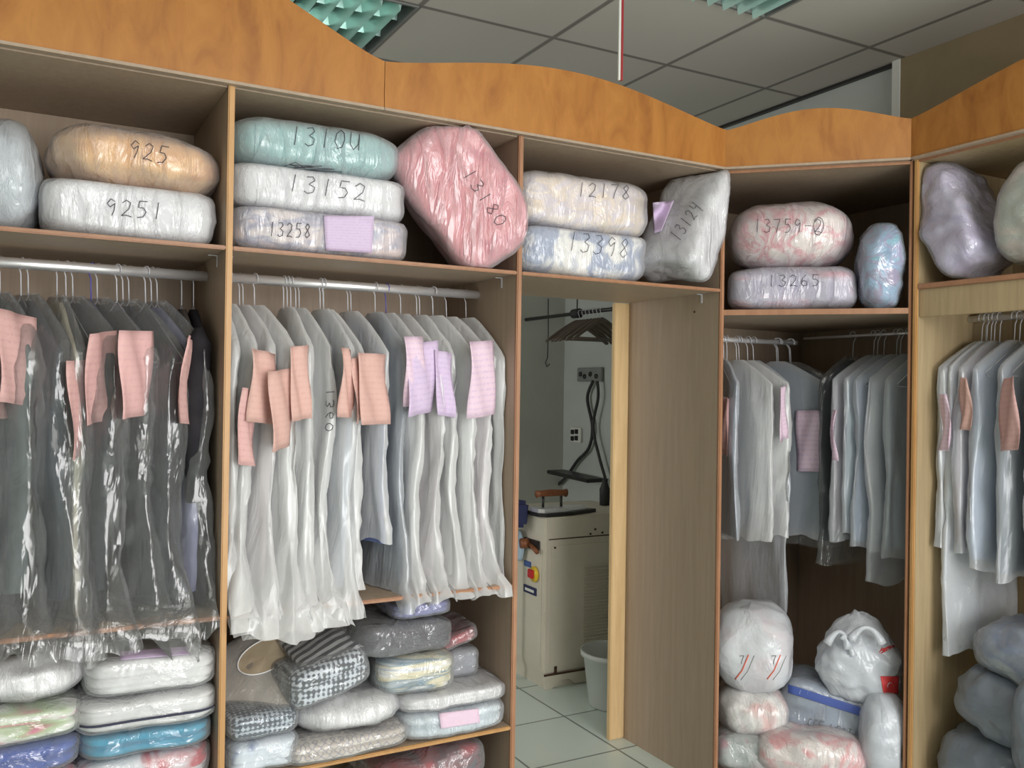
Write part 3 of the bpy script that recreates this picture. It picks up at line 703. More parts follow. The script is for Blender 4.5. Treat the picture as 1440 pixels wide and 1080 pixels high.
# bay 1: (front px, yaw, half width, half thick, garment bottom, bag bottom, cloth, film, tickets, hangers)
bay1 = [
 (-75, -6, .21, .040, .95, .86, 'greyg', 'film', [], 1, 'dark green-grey coat in a clear bag cut by the left edge of the photo', .3),
 (-40, -10, .21, .040, .93, .84, 'charcoal', 'film', [], 1, 'charcoal coat in a clear bag next to the left edge of the photo', 0),
 (2, 24, .21, .040, .96, .80, 'greyg', 'film', [(.13, .27, 1.66, 1.42, -1, 62, 'slip_rose')], 2, 'grey-green coat in a clear bag with a long pink slip, near the left edge', .5),
 (46, 26, .21, .040, .93, .79, 'slate', 'film', [(.11, .25, 1.69, 1.45, -1, 66, 'slip_rose')], 2, 'slate coat in a clear bag with a crooked pink slip at its shoulder', .5),
 (80, 14, .20, .014, .88, .80, 'cream', 'film', [], 1, 'narrow cream garment in clear film between the dark coats', 0),
 (112, 26, .21, .040, .95, .80, 'charcoal', 'film', [(.13, .24, 1.58, 1.32, -1, 50, 'slip_rose')], 2, 'charcoal suit in a clear bag, its pink slip hanging lower than the others', .5),
 (152, 30, .21, .042, .92, .82, 'black', 'film', [(.12, .24, 1.665, 1.42, -1, 66, 'slip_rose')], 2, 'black suit in a clear bag left of the large pale pink slip', .5),
 (196, 30, .22, .044, .92, .765, 'charcoal', 'film', [(.165, .31, 1.665, 1.43, -1, 72, 'slip_pink')], 3, 'dark suit in a shiny clear bag with the large pale pink slip facing the room', .5),
 (236, 28, .21, .026, .92, .85, 'lilacgrey', 'film', [(.17, .28, 1.64, 1.40, -1, 40, 'slip_rose')], 3, 'lilac-grey garment in a clear bag with a folded pink slip', .3),
]
for i, (u, yaw, hw, ht, zg, zb, cl, fm, tk, nh, lab, slv) in enumerate(bay1):
    x = at(u + 14, 650, 'y', .10).x
    x = x - .0
    H = (x - .17 * math.sin(math.radians(yaw)) * .6, .29)
    garment('bagged_suit', 'hanging clothes', lab, g1, H, 1.85, yaw, -90, hw, ht, zg, zb, G[cl], fm, 31 + i * 3, [(q[0] + .035, q[1] + .035) + q[2:] for q in tk], [(-.014 * (nh - 1) + .02 * k, 'wireb' if (i == 6 and k == 0) else 'wire') for k in range(nh)], keep=K1, sleeve=None, fold=.020, rag=.07, gfold=.016, flare=.06, taper=.10, closed=i in (7,), bht=ht + .022, bhw=hw + .025, sh=.15, belly=.5, neck=.06, drift=(-.02, .01, -.01, .015, 0, -.01, .01, 0, .01)[i])
garment('suit_jacket', 'hanging clothes', 'long black suit without a bag, against the divider on the far left rail', g1, (at(292, 640, 'y', .08).x - .012, .29), 1.85, 0, -90, .21, .026, .885, .88, G['black'], None, 77, [], [(0, 'wire')], keep=K1, sleeve=((1,), .5), gfold=.006)
garment('trousers_pair', 'hanging clothes', 'brownish-black trousers hanging left of the unbagged black suit', g1, (at(272, 640, 'y', .08).x - .006, .30), 1.85, 3, -90, .19, .016, .90, .88, G['brownish'], None, 79, [], [(0, 'wire')], keep=K1, gfold=.006)

# bay 2: sixteen frosted bags
g2 = 'frosted garment bags on the rail left of the doorway'
bay2 = [
 # front px, yaw, hw, ht, zb, cloth, film, tickets(mat,z0,z1,w,ang), flare, extra
 (334, 4, .20, .022, .86, 'white', 'frost', None, .10, 'pressed against the divider'),
 (358, 8, .21, .024, .83, 'white', 'frost', ('slip_rose', 1.50, 1.28, .05, 5), .16, 'with the lowest dusty pink slip'),
 (384, 12, .21, .020, .805, 'palep', 'frost', ('slip_coral', 1.61, 1.40, .09, 20), .20, 'with a crumpled coral slip'),
 (408, 14, .21, .022, .795, 'white', 'frost', ('slip_coral', 1.57, 1.34, .09, 25), .20, 'with a broad coral slip'),
 (436, 10, .215, .024, .80, 'white', 'frost', ('slip_coral', 1.64, 1.42, .06, 20), .18, 'behind a narrow coral slip'),
 (462, 8, .215, .024, .81, 'white', 'frost', None, .17, 'with faint black marks down its edge'),
 (488, 8, .21, .018, .83, 'paleblue', 'frost', ('slip_coral', 1.63, 1.42, .05, 5), .12, 'with a half hidden coral slip'),
 (512, 12, .21, .018, .89, 'white', 'frost', ('slip_coral', 1.62, 1.42, .07, 12), .04, 'with a coral slip behind milky film'),
 (540, 14, .21, .020, 1.02, 'blue', 'frost', ('slip_coral', 1.62, 1.40, .11, 28), .02, 'with a coral slip sticking out past its edge'),
 (566, 10, .21, .022, .83, 'greyblue', 'frost2', None, .09, 'over a grey-blue shirt'),
 (590, 12, .215, .020, .84, 'white', 'frost', ('slip_pl', 1.68, 1.46, .07, 5), .10, 'with a pale lilac slip high up'),
 (612, 12, .215, .020, .85, 'palep', 'frost', ('slip_lilac', 1.67, 1.44, .10, 12), .10, 'with a wide lilac slip'),
 (636, 12, .215, .022, .85, 'white', 'frost', ('slip_lilac', 1.63, 1.42, .06, 8), .10, 'with a lilac slip cut off in a point'),
 (664, 14, .215, .022, .85, 'white', 'frost', None, .10, 'creased and plain, between the lilac slips'),
 (690, 16, .22, .016, .85, 'palep', 'frost', ('slip_pl', 1.68, 1.43, .12, 8), .11, 'with the clearly printed pale pink slip'),
 (712, 12, .215, .014, .87, 'white', 'frost', None, .05, 'last before the doorway panel'),
]
for i, (u, yaw, hw, ht, zb, cl, fm, tk, fl, ex) in enumerate(bay2):
    xf = at(u, 620, 'y', .07).x - .012
    rg = random.Random(i * 7 + 3); yaw += rg.uniform(-4, 9); hw += rg.uniform(-.012, .012)
    H = (min(X2 - .05, xf - .20 * math.sin(math.radians(yaw)) + .012), .28 + rg.uniform(-.015, .015))
    T_ = []
    if tk: ww = max(.06, tk[3] * .95 + .02); T_ = [(hw + .020, hw + .020 + ww, tk[1], tk[2], -1, 50 + tk[4] + (26 if i > 9 else 0), tk[0], -.012)]
    nh = [1, 2, 2, 1, 3, 2, 2, 1, 2, 1, 1, 1, 2, 1, 1, 1][i]
    TT = garment('garment_bag', 'hanging clothes', 'frosted garment bag, %s from the left %s' % (ORD[i], ex), g2, H, 1.852, yaw, -90, hw, ht, max(zb, .90), zb, G[cl], fm, 101 + i * 4.7, T_,
            [((k - (nh - 1) / 2) * .012, 'wireb' if (i, k) in ((10, 0),) else 'wire') for k in range(nh)], keep=K2, fold=.017, rag=.022 if i < 7 else .045, flare=fl * .6, bulge=.2, sh=.135, drift=(-.02, -.05, -.05, -.04, -.03, -.02, -.02, -.02, 0, -.01, -.02, 0, .0, .0, .0, .0)[i], belly=(3.0, 3.4, 3.6, 3.4, 3.2, 2.8, 2.2, 1, .3, .2, .8, 1.6, 1.8, 1.8, 1.6, .6)[i], neck=.05)
    if i == 5: write(LASTC, TT, '1360', (470, 546), (468, 612), 11, .0011, name='marker_writing')
    if i == 8: write(LASTC, TT, '139', (566, 500), (566, 548), 10, .0011, name='marker_writing')
# corner unit: left group on the rail that runs on from the left wall
g3 = 'garments on the left rail of the corner wardrobe'
KC2 = lambda p: Vector((max(p.x, gx + .008), max(p.y, gy + .012), p.z))
grp = [(1018, -26, .20, .022, .93, .92, 'greyblue', 'frost2', ('slip_pink', 1.50, 1.27, .09, 0, 0), 3, 'frosted bag with a rose-pink slip touching the end panel by the doorway'),
       (1038, -2, .20, .020, 1.02, .90, 'white', 'frost', None, 2, 'white shirt in a shiny bag, second on the left rail of the corner wardrobe'),
       (1052, 4, .21, .020, 1.03, .93, 'white', 'frost', ('slip_pl', 1.55, 1.33, .07, 10, 0), 1, 'white shirt in a milky bag with a long pink slip in the corner wardrobe'),
       (1060, 0, .20, .018, 1.06, .55, 'ice', 'frost2', None, 1, 'very long empty-bottomed white bag in the corner wardrobe, reaching the bundles below'),
       (1094, 18, .22, .014, .93, .90, 'greyblue', 'frost2', ('slip_pl', 1.44, 1.18, .12, -4, 0), 2, 'grey-blue translucent bag with the clearly printed lilac slip'),
       (1112, 24, .235, .014, .90, .84, 'dgrey', 'film', ('slip_lilac', 1.41, 1.16, .07, -6, 0), 2, 'dark grey garment in clear film, last on the left rail of the corner wardrobe')]
for i, (u, yaw, hw, ht, zg, zb, cl, fm, tk, nh, lab) in enumerate(grp):
    x = at(u, 480, 'y', .28).x
    T_ = [(hw + .006 - tk[3], hw + .006, tk[1], tk[2], -1, 0, tk[0], .014)] if tk and i != 2 else [(hw + .014, hw + .014 + tk[3], tk[1], tk[2], -1, 62 + tk[4], tk[0], -.010)] if tk else []
    garment('garment_bag', 'hanging clothes', lab, g3, (x, .28), 1.738, yaw, -90, hw, ht, zg, zb, G[cl], fm, 201 + i * 3.3, T_, [((k - (nh - 1) / 2) * .014, 'wire') for k in range(nh)], keep=KC2, fold=.012, rag=.03, flare=.0)
# corner unit: right group on the rail that runs on to the right wall
g4 = 'garments on the right rail of the corner wardrobe'
grp = [(1.0, .03, .16, .018, .90, .80, 'dgrey', 'film', None, 'dark grey garment deep in the corner wardrobe, behind the blue-white ones'),
       (0, -.075, .21, .020, .96, .92, 'palep', 'frost2', ('slip_pl', 1.45, 1.25, .06, 5), 'beige-pink edged bag, leftmost on the right rail of the corner wardrobe'),
       (0, -.125, .21, .020, .98, .95, 'ice', 'frost2', None, 'blue-white bag second from the left on the right rail of the corner wardrobe'),
       (0, -.185, .205, .020, .93, .90, 'paleblue', 'frost2', None, 'pale blue shirt in milky film on the right rail of the corner wardrobe'),
       (0, -.24, .20, .020, .90, .78, 'white', 'frost2', None, 'whitish bag second from the panel on the right rail of the corner wardrobe'),
       (0, -.31, .20, .026, .92, .88, 'ice', 'frost2', None, 'broad pale bag next to the panel at the right of the corner wardrobe')]
for i, (yw, y, hw, ht, zg, zb, cl, fm, tk, lab) in enumerate(grp):
    T_ = [(hw + .014, hw + .014 + max(.05, tk[3]), tk[1], tk[2], 1, 55, tk[0], -.008)] if tk else []
    garment('garment_bag', 'hanging clothes', lab, g4, (3.09, y), 1.762, -8 + 3 * (i % 3), 180, hw, ht, zg, zb, G[cl], fm, 301 + i * 3.9, T_, [(0, 'wire'), (.02, 'wire')] if i % 2 else [(0, 'wire')], keep=KC2, fold=.012, rag=.03)
# right wall rail
g5 = 'garments on the right wall rail'
KR2 = lambda p: Vector((min(p.x, XW - .02), min(p.y, yi - .006), p.z))
grp = [(1318, .21, .028, 1.03, .99, 'white', 'frost2', ('slip_pl', 1.52, 1.32, .02, 8), 'white bag next to the beige panel, first on the right wall rail'),
       (1338, .20, .022, .64, .60, None, 'carrier', None, 'long plain white sheet-like bag hanging low behind the first shirts on the right wall rail'),
       (1350, .205, .028, .99, .96, 'palep', 'frost2', ('slip_coral', 1.58, 1.40, .05, 10), 'white and blue checked shirt bag with a small coral slip on the right wall rail'),
       (1378, .205, .028, .95, .92, 'paleblue', 'frost2', None, 'pale blue shirt in shiny film, in the middle of the right wall rail'),
       (1412, .205, .026, .92, .90, 'greyblue', 'frost2', ('slip_rose', 1.57, 1.33, .10, 20), 'grey-blue bag with a broad pink slip near the right edge of the photo'),
       (1446, .205, .026, .90, .87, 'greyblue', 'frost2', ('slip_mag', 1.58, 1.33, .10, 20), 'blue-grey bag with a magenta slip cut by the right edge of the photo'),
       (1485, .205, .026, .90, .87, 'ice', 'frost2', None, 'pale bag just at the right edge of the photo')]
for i, (u, hw, ht, zg, zb, cl, fm, tk, lab) in enumerate(grp):
    y = at(u, 620, 'x', 2.90).y
    T_ = [(hw + .014, hw + .014 + max(.05, tk[3]), tk[1], tk[2], 1, 55, tk[0], -.008)] if tk else []
    garment('garment_bag', 'hanging clothes', lab, g5, (3.09, min(y, yi - .05)), 1.80, -4 + 3 * (i % 3), 180, hw, ht, zg, zb, G[cl] if cl else None, fm, 401 + i * 2.9, T_, [(0, 'wire'), (.02, 'wire')], keep=KR2, fold=.013, rag=.03, bulge=.2)

# ------------------------------------------------------------------ folded packs on the lower shelves
gA = 'bagged folded laundry stacked under the far left rail'
gB = 'bagged folded laundry stacked under the rail beside the doorway'
F_ = {}
F_['white'] = fabric('white_linen', [(240, 240, 240)], 9, 'plain'); F_['pinkgreen'] = fabric('pink_and_green_print', [(232, 150, 176), (238, 240, 232), (186, 206, 160), (226, 110, 150)], 6, stretch=(.7, .7, 4))
F_['royal'] = fabric('royal_blue_cloth', [(60, 92, 178)], 8, 'plain'); F_['redwhite'] = fabric('white_and_red_cloth', [(226, 230, 234), (232, 232, 236), (200, 80, 90)], 7)
F_['cyan'] = fabric('cyan_towel', [(60, 166, 200)], 8, 'plain'); F_['striped'] = fabric('black_white_stripe', [(48, 48, 58), (226, 226, 228)], 11, 'stripe', rot=(0, 0, math.radians(70)))
F_['check'] = fabric('black_white_check', [(52, 56, 66), (222, 228, 234), (130, 140, 154)], 20, 'check'); F_['dcheck'] = fabric('navy_check', [(50, 62, 78), (206, 216, 226), (92, 108, 128)], 22, 'check')
F_['darkw'] = fabric('dark_woven_cloth', [(74, 70, 80), (90, 86, 96), (60, 58, 68)], 26, 'check'); F_['lilacp'] = fabric('lilac_shirt', [(132, 134, 184)], 8, 'plain')
F_['red'] = fabric('red_cloth', [(180, 50, 62), (70, 66, 78)], 5); F_['greyc'] = fabric('grey_cloth', [(150, 152, 160)], 8, 'plain')
F_['bands'] = fabric('white_blue_yellow_folds', [(236, 236, 232), (110, 140, 160), (236, 226, 190), (240, 240, 240), (120, 146, 166)], 5, stretch=(.5, .5, 5)); F_['ice'] = fabric('pale_blue_linen', [(216, 228, 234)], 8, 'plain')
F_['beige'] = fabric('beige_cloth', [(196, 188, 178)], 8, 'plain'); F_['tan'] = fabric('tan_cloth', [(176, 160, 136)], 8, 'plain')
F_['beigech'] = fabric('beige_check', [(206, 196, 186), (224, 216, 206), (150, 146, 160)], 12, 'check'); F_['bluew'] = fabric('blue_white_cloth', [(84, 110, 168), (222, 230, 238), (226, 232, 238)], 6)
F_['navyband'] = plain('navy_band', (54, 56, 76), .8)
def kbay(xa, xb, zfloor):
    def f(w):
        w.x = max(xa + .012, min(xb - .012, w.x)); w.y = min(w.y, DEP - .02); w.z = max(w.z, zfloor); return w
    return f
def fold(xc, w, z0, z1, cloth, film, label, grp, yf=.02, dep=.40, rot=(0, 0, 0), seed=1, layers=3, bay=(X0, X1), zmin=None, name='folded_laundry', p=5, wr=.006, cat='laundry', n=18, cel=None, ear=.05):
    zf = HB + .003 if zmin is None else zmin
    return pack(name, cat, label, grp, (xc, yf + dep / 2, (z0 + z1) / 2), (w, dep, z1 - z0), F_[cloth], film, rot=rot, p=p, seed=seed, layers=layers, keep=kbay(bay[0], bay[1], zf), wr=wr, ear=ear, n=n, flo=z0 if not any(rot[:2]) else None, cel=cel)
B1 = (X0, X1); B2 = (X1, X2)
# far left bay, right-hand stack
fold(.31, .34, HB + .003, .503, 'redwhite', 'film_fold', 'white and red folded cloth at the very bottom of the stack with the cyan towel', gA, seed=51, bay=B1)
fold(.315, .33, .505, .575, 'cyan', 'film_fold', 'cyan folded towel under the white cloth with a navy line', gA, seed=52, bay=B1, layers=2)
a, b, S = fold(.315, .36, .577, .668, 'white', 'film_fold', 'white folded cloth with a single navy line along its front', gA, seed=53, bay=B1, yf=.0, layers=3)
patch(S, a, ((126, 1041), (299, 1022), (299, 1026), (126, 1046)), 'navyband', 'navy_line', off=.002) if False else None
a2, b2, S2 = fold(.325, .34, .67, .775, 'white', 'film_fold', 'thick white folded sheets topping the stack under the dark suits', gA, seed=54, bay=B1, yf=.01, layers=4)
patch(S2, a2, ((165, 916), (262, 909), (268, 920), (170, 928)), 'slip_lilac')
mb = MB(); V, Fc = S; bvh = BVHTree.FromPolygons([Vector(v) for v in V], Fc); pts = []
for k in range(40):
    x = .145 + .34 * k / 39; h = bvh.ray_cast(Vector((x, -1, .612)), Vector((0, 1, 0)))
    if h[0] is not None: pts.append(h[0] + Vector((0, -.001, 0)))
mb.tube(pts, .0035, 6); mb.o('navy_stripe', F_['navyband'], a, True)
# far left bay, left-hand stack
fold(-.03, .34, HB + .003, .50, 'redwhite', 'film_fold', 'white and red folded cloth at the bottom of the stack by the left edge', gA, seed=55, bay=B1)
fold(-.02, .33, .502, .582, 'royal', 'film_fold', 'royal blue folded cloth under the pink and green print', gA, seed=56, bay=B1, layers=2)
fold(-.02, .34, .584, .674, 'pinkgreen', 'film_fold', 'pink and green printed folded cloth by the left edge of the photo', gA, seed=57, bay=B1, layers=2)
fold(-.01, .36, .676, .80, 'white', 'film_up', 'puffy white bundle in a large crinkled bag topping the stack by the left edge', gA, seed=58, bay=B1, layers=0, p=3.6, wr=.012)
# bay beside the doorway: left column
zt = lambda S: max(v[2] for v in S[0]) + .001
a, b, S = fold(.625, .20, HB + .003, .50, 'bluew', 'film_fold', 'blue and white folded shirt under the navy checked one', gB, seed=60, bay=B2, yf=-.01)
a, b, S = fold(.625, .21, .502, .575, 'dcheck', 'film_fold', 'navy checked folded shirt in film beside the divider', gB, seed=61, bay=B2, yf=.0)
a, b, S = fold(.66, .30, .60, .655, 'beige', 'film_fold', 'beige vest in a clear bag with a tan oval neck opening', gB, seed=62, bay=B2, rot=(math.radians(38), math.radians(-27), 0), yf=.02, dep=.30, layers=0)
V, Fc = S; bvh = BVHTree.FromPolygons([Vector(v) for v in V], Fc); pts = []; fan = []
for k in range(33):
    q = 2 * math.pi * k / 32; u = 373 + 38 * math.cos(q) * 1.0 + 8 * math.sin(q); v = 922 + 20 * math.sin(q) - 18 * math.cos(q)
    dr = ray(u, v); h = bvh.ray_cast(CAM, dr)
    if h[0] is not None: pts.append(h[0] - dr * .002); fan.append(h[0] - dr * .0012)
if len(fan) > 8:
    MB().tube(pts, .002, 6, caps=False).o('neck_piping', F_['white'], a, True)
    cc = sum(fan, Vector()) / len(fan); MB().add([tuple(cc)] + [tuple(q) for q in fan], [(0, i + 1, i + 2) for i in range(len(fan) - 1)]).o('neck_opening', F_['tan'], a)
# middle column
a, b, S = fold(.875, .40, HB + .003, .468, 'beigech', 'film_fold', 'long beige checked cloth lying flat at the shelf front', gB, seed=63, bay=B2, yf=-.02, rot=(0, 0, math.radians(3)), layers=2)
a, b, S = fold(.90, .33, .47, .575, 'white', 'film_up', 'puffy white bag with diagonal creases on the beige checked cloth', gB, seed=64, bay=B2, yf=-.015, p=3.6, wr=.01, layers=0)
a, b, S = fold(.81, .25, .585, .70, 'check', 'film_fold', 'black and white checked folded shirts in a crinkled bag, tilted', gB, seed=65, bay=B2, rot=(0, math.radians(-12), math.radians(8)), yf=.0, dep=.26, layers=4)
a, b, S = fold(.83, .25, .715, .745, 'striped', 'film', 'black and white striped folded shirt lying on the checked shirts', gB, seed=66, bay=B2, rot=(math.radians(14), math.radians(-12), math.radians(8)), yf=.03, dep=.30, layers=0)
# right column
a, b, S = fold(1.24, .36, HB + .003, .492, 'ice', 'film_up', 'pale blue folded linen with a pink slip, at the shelf end by the doorway', gB, seed=67, bay=B2, yf=-.015, layers=2)
patch(S, a, ((617, 1003), (673, 996), (675, 1016), (620, 1025)), 'slip_pl')
a, b, S = fold(1.24, .37, .494, .545, 'white', 'film_up', 'wide flat white folded sheet lying on the pale blue linen', gB, seed=68, bay=B2, yf=-.01, layers=3)
a, b, S = fold(1.12, .25, .547, .665, 'bands', 'film_fold', 'white, blue and yellow folded shirts stacked in one clear bag', gB, seed=69, bay=B2, yf=.01, dep=.30, layers=5, rot=(0, 0, math.radians(-6)))
a, b, S = fold(1.30, .12, .547, .64, 'greyc', 'film_fold', 'small grey folded item in crinkled film below the red one', gB, seed=70, bay=B2, yf=.10, dep=.24)
a, b, S = fold(1.29, .15, .655, .70, 'red', 'film_fold', 'dark red folded cloth in crinkled film near the doorway panel', gB, seed=71, bay=B2, yf=.10, dep=.24, rot=(0, math.radians(-16), 0), layers=2)
a, b, S = fold(1.06, .33, .672, .775, 'darkw', 'film_fold', 'wide dark woven folded cloth under the small lilac shirt', gB, seed=72, bay=B2, yf=.02, dep=.36, layers=3, rot=(0, math.radians(3), math.radians(10)))
a, b, S = fold(1.13, .20, .785, .835, 'lilacp', 'film_fold', 'small lilac folded shirt in shiny film, highest under the frosted bags', gB, seed=73, bay=B2, yf=.03, dep=.24, layers=2, wr=.008)
# compartment under the bottom shelf
tf = fold(1.18, .36, .22, .34, 'red', 'film_fold', 'dark red and cream laundry in a crinkled bag below the bottom shelf', gB, seed=74, bay=B2, yf=.02, dep=.4, layers=2, zmin=.002, rot=(0, math.radians(-8), 0))
fold(1.18, .40, .003, .215, 'darkw', 'film_fold', 'dark laundry bag on the floor of the wardrobe below the red one', gB, seed=75, bay=B2, yf=.03, dep=.4, layers=0, zmin=.002)

# ------------------------------------------------------------------ bags at the foot of the corner wardrobe
gC = 'bags piled at the foot of the corner wardrobe'
C_feet = fabric('white_bag_with_pink', [(236, 234, 228), (238, 236, 230), (230, 190, 184), (240, 238, 232)], 5)
C_pink2 = fabric('white_pink_quilt', [(238, 230, 224), (240, 234, 228), (232, 150, 150), (238, 230, 226)], 8)
C_clear = fabric('grey_green_contents', [(176, 184, 182), (206, 210, 208), (220, 150, 170)], 9)
def foot(uc, vt, vb, w, dep, dist, label, cloth, film, seed, yaw=45, z0=None, name='laundry_bag', roll=0, cat='bag', **k):
    d0 = ray(uc, vt); nrm = Vector((1, 1, 0)).normalized(); P0 = Vector((X3, 0, 0)) + nrm * dist
    q = CAM + d0 * ((P0 - CAM).dot(nrm) / d0.dot(nrm)); d1 = ray(uc, vb); q1 = CAM + d1 * ((P0 - CAM).dot(nrm) / d1.dot(nrm))
    zt_, zb_ = q.z, (q1.z if z0 is None else z0)
    c = (q + q1) / 2 + nrm * (dep / 2); c.z = (zt_ + zb_) / 2
    return pack(name, cat, label, gC, tuple(c), (w, dep, zt_ - zb_), cloth, film, rot=(0, math.radians(roll), math.radians(-yaw)), seed=seed, keep=lambda w_: KCF(w_), **k)
def KCF(w):
    w = Vector((max(w.x, gx + .006), max(w.y, gy + .010), max(w.z, .064)))
    w.x = min(w.x, XW - .02); w.y = min(w.y, DEP - .02); return w
a, b, S = foot(1055, 1040, 1150, .26, .30, .02, 'clear bag of grey-green things at the bottom left of the corner wardrobe', C_clear, 'film_fold', 81, z0=.064, p=4)
a, b, S = foot(1140, 1040, 1150, .40, .26, -.02, 'rounded white bag with pink flowers at the bottom front of the corner wardrobe', C_pink2, 'film_up', 82, z0=.064, p=2.8)
a, b, S = foot(1058, 978, 1046, .27, .32, .06, 'white quilt bag with a pink patch, second from the top on the left pile', C_feet, 'film_up', 83, p=3.6)
a, b, S = foot(1058, 862, 985, .30, .32, .05, 'large white bag with red and black slanted marks topping the left pile', C_feet, 'carrier', 84, p=2.8)
for u0 in (1040, 1086):
    for du, mt in ((0, 'red'), (5, 'yellow'), (-6, 'red')):
        pass
M['redmark'] = plain('orange_red_print', (222, 110, 90), .6); M['greymark'] = plain('grey_print', (110, 112, 112), .6); M['bluemark'] = plain('blue_print', (62, 82, 150), .6)
GL['/'] = [[(0, 0), (.5, .35), (1, 1)]]; GL['7'] = GL['7']
for u0 in (1038, 1083):
    write(S, a, '/', (u0 - 4, 955), (u0 + 22, 955), 34, .0026, mat='redmark', name='slanted_mark'); write(S, a, '/', (u0 + 4, 956), (u0 + 30, 956), 34, .0012, mat='greymark', name='slanted_mark')
    write(S, a, '7', (u0 + 2, 934), (u0 + 12, 934), 12, .0014, mat='greymark', name='small_mark')
# printed blue and white pack
C_print = fabric('grey_print_pack', [(150, 160, 176), (172, 182, 196)], 5)
a, b, S = foot(1172, 972, 1062, .40, .28, .14, 'grey-blue printed bedding pack with dark blue lettered bands, tilted down to the right', C_print, 'film', 85, roll=14, p=5, name='bedding_pack')
def band(S, parent, quad, mat, name): patch(S, parent, quad, mat, name, n=12, off=.002)
band(S, a, ((1108, 962), (1228, 1000), (1226, 1012), (1108, 974)), 'bluemark', 'blue_band')
band(S, a, ((1108, 1016), (1152, 1032), (1152, 1042), (1108, 1028)), 'bluemark', 'blue_band')
M['palemark'] = plain('pale_print', (196, 206, 222), .6)
LT = {'E': [[(1, 1), (0, 1), (0, 0), (1, 0)], [(0, .5), (.8, .5)]], 'L': [[(0, 1), (0, 0), (.9, 0)]], 'S': [[(.9, .9), (.3, 1), (.05, .75), (.8, .4), (.7, .05), (0, .05)]], 'A': [[(0, 0), (.5, 1), (1, 0)], [(.2, .4), (.8, .4)]], 'I': [[(.5, 1), (.5, 0)]],
      'T': [[(0, 1), (1, 1)], [(.5, 1), (.5, 0)]], 'C': [[(.9, .85), (.4, 1), (0, .5), (.4, 0), (.9, .15)]], 'R': [[(0, 0), (0, 1), (.8, .9), (.7, .55), (0, .5)], [(.3, .5), (.9, 0)]]}
GL.update(LT)
write(S, a, 'SERIEETILLE', (1114, 972), (1226, 1009), 7, .0011, mat='palemark', name='band_lettering')
write(S, a, 'CCE LSATI C', (1135, 1020), (1222, 1044), 11, .0013, mat='greymark', name='pack_lettering')
write(S, a, 'ALL E 1 2', (1150, 1038), (1222, 1058), 11, .0016, mat='greymark', name='pack_lettering')
# clear rounded bag at the right
a, b, S = foot(1248, 988, 1150, .16, .26, -.0, 'tall pale blue-grey bag against the right panel at the foot of the corner wardrobe', C_greyw, 'carrier', 86, z0=.064, p=2.8)
zr_ = zt(S)
# white carrier bag with red square
d0 = ray(1212, 930); nrm = Vector((1, 1, 0)).normalized(); P0 = Vector((X3, 0, 0)) + nrm * .10; q = CAM + d0 * ((P0 - CAM).dot(nrm) / d0.dot(nrm))
t = thing('carrier_bag', (q.x + .07, q.y + .07, q.z - .18), 'knotted white carrier bag with a red square and red script on the corner wardrobe pile', 'bag')
def bagshape(V):
    out = []
    zc = q.z
    for v in V:
        h = (v[2] - (zc - .18)) / .34; k = 1 if h < .55 else 1 - .55 * min(1, (h - .55) / .45) ** 1.1
        cx, cy = q.x + .07, q.y + .07
        out.append(tuple(KCF(Vector((cx + (v[0] - cx) * k, cy + (v[1] - cy) * k, v[2])))))
    return out
V, Fc = cushion((q.x + .07, q.y + .07, q.z - .01), (.30, .22, .34), (0, 0, math.radians(-45)), p=3, seed=90, wr=.016, ear=.05, n=22, freq=11)
V = bagshape(V); obj('bag_body', V, Fc, M['carrier'], t); S = (V, Fc)
V3, F3 = cushion((q.x + .07, q.y + .07, q.z - .02), (.26, .18, .28), (0, 0, math.radians(-45)), p=3, seed=91, wr=.01, n=12); obj('contents', bagshape(V3), F3, C_greyw, t)
for u0, v0, u1, v1, u2, v2, r in ((1163, 905, 1186, 868, 1192, 912, .014), (1196, 900, 1221, 862, 1240, 905, .016), (1183, 894, 1196, 905, 1200, 922, .012)):
    pp = []
    for k in range(13):
        s_ = k / 12; u = (1 - s_) ** 2 * u0 + 2 * s_ * (1 - s_) * u1 + s_ * s_ * u2; v = (1 - s_) ** 2 * v0 + 2 * s_ * (1 - s_) * v1 + s_ * s_ * v2
        P1 = Vector((X3, 0, 0)) + nrm * .07; dd = ray(u, v); pp.append(CAM + dd * ((P1 - CAM).dot(nrm) / dd.dot(nrm)))
    MB().tube(pp, [r * (1.2 - .7 * math.sin(math.pi * k / 12)) for k in range(13)], 10).o('handle', M['carrier'], t, True)
M['redlogo'] = plain('red_square_print', (214, 66, 68), .5)
patch(S, t, ((1238, 951), (1264, 951), (1263, 976), (1242, 974)), 'redlogo', 'red_square', off=.002)
write(S, t, 'o', (1249, 968), (1257, 968), 7, .0016, mat='palemark', name='logo_ring')
write(S, t, '~', (1238, 920), (1252, 914), 9, .0018, mat='redlogo', name='red_script')
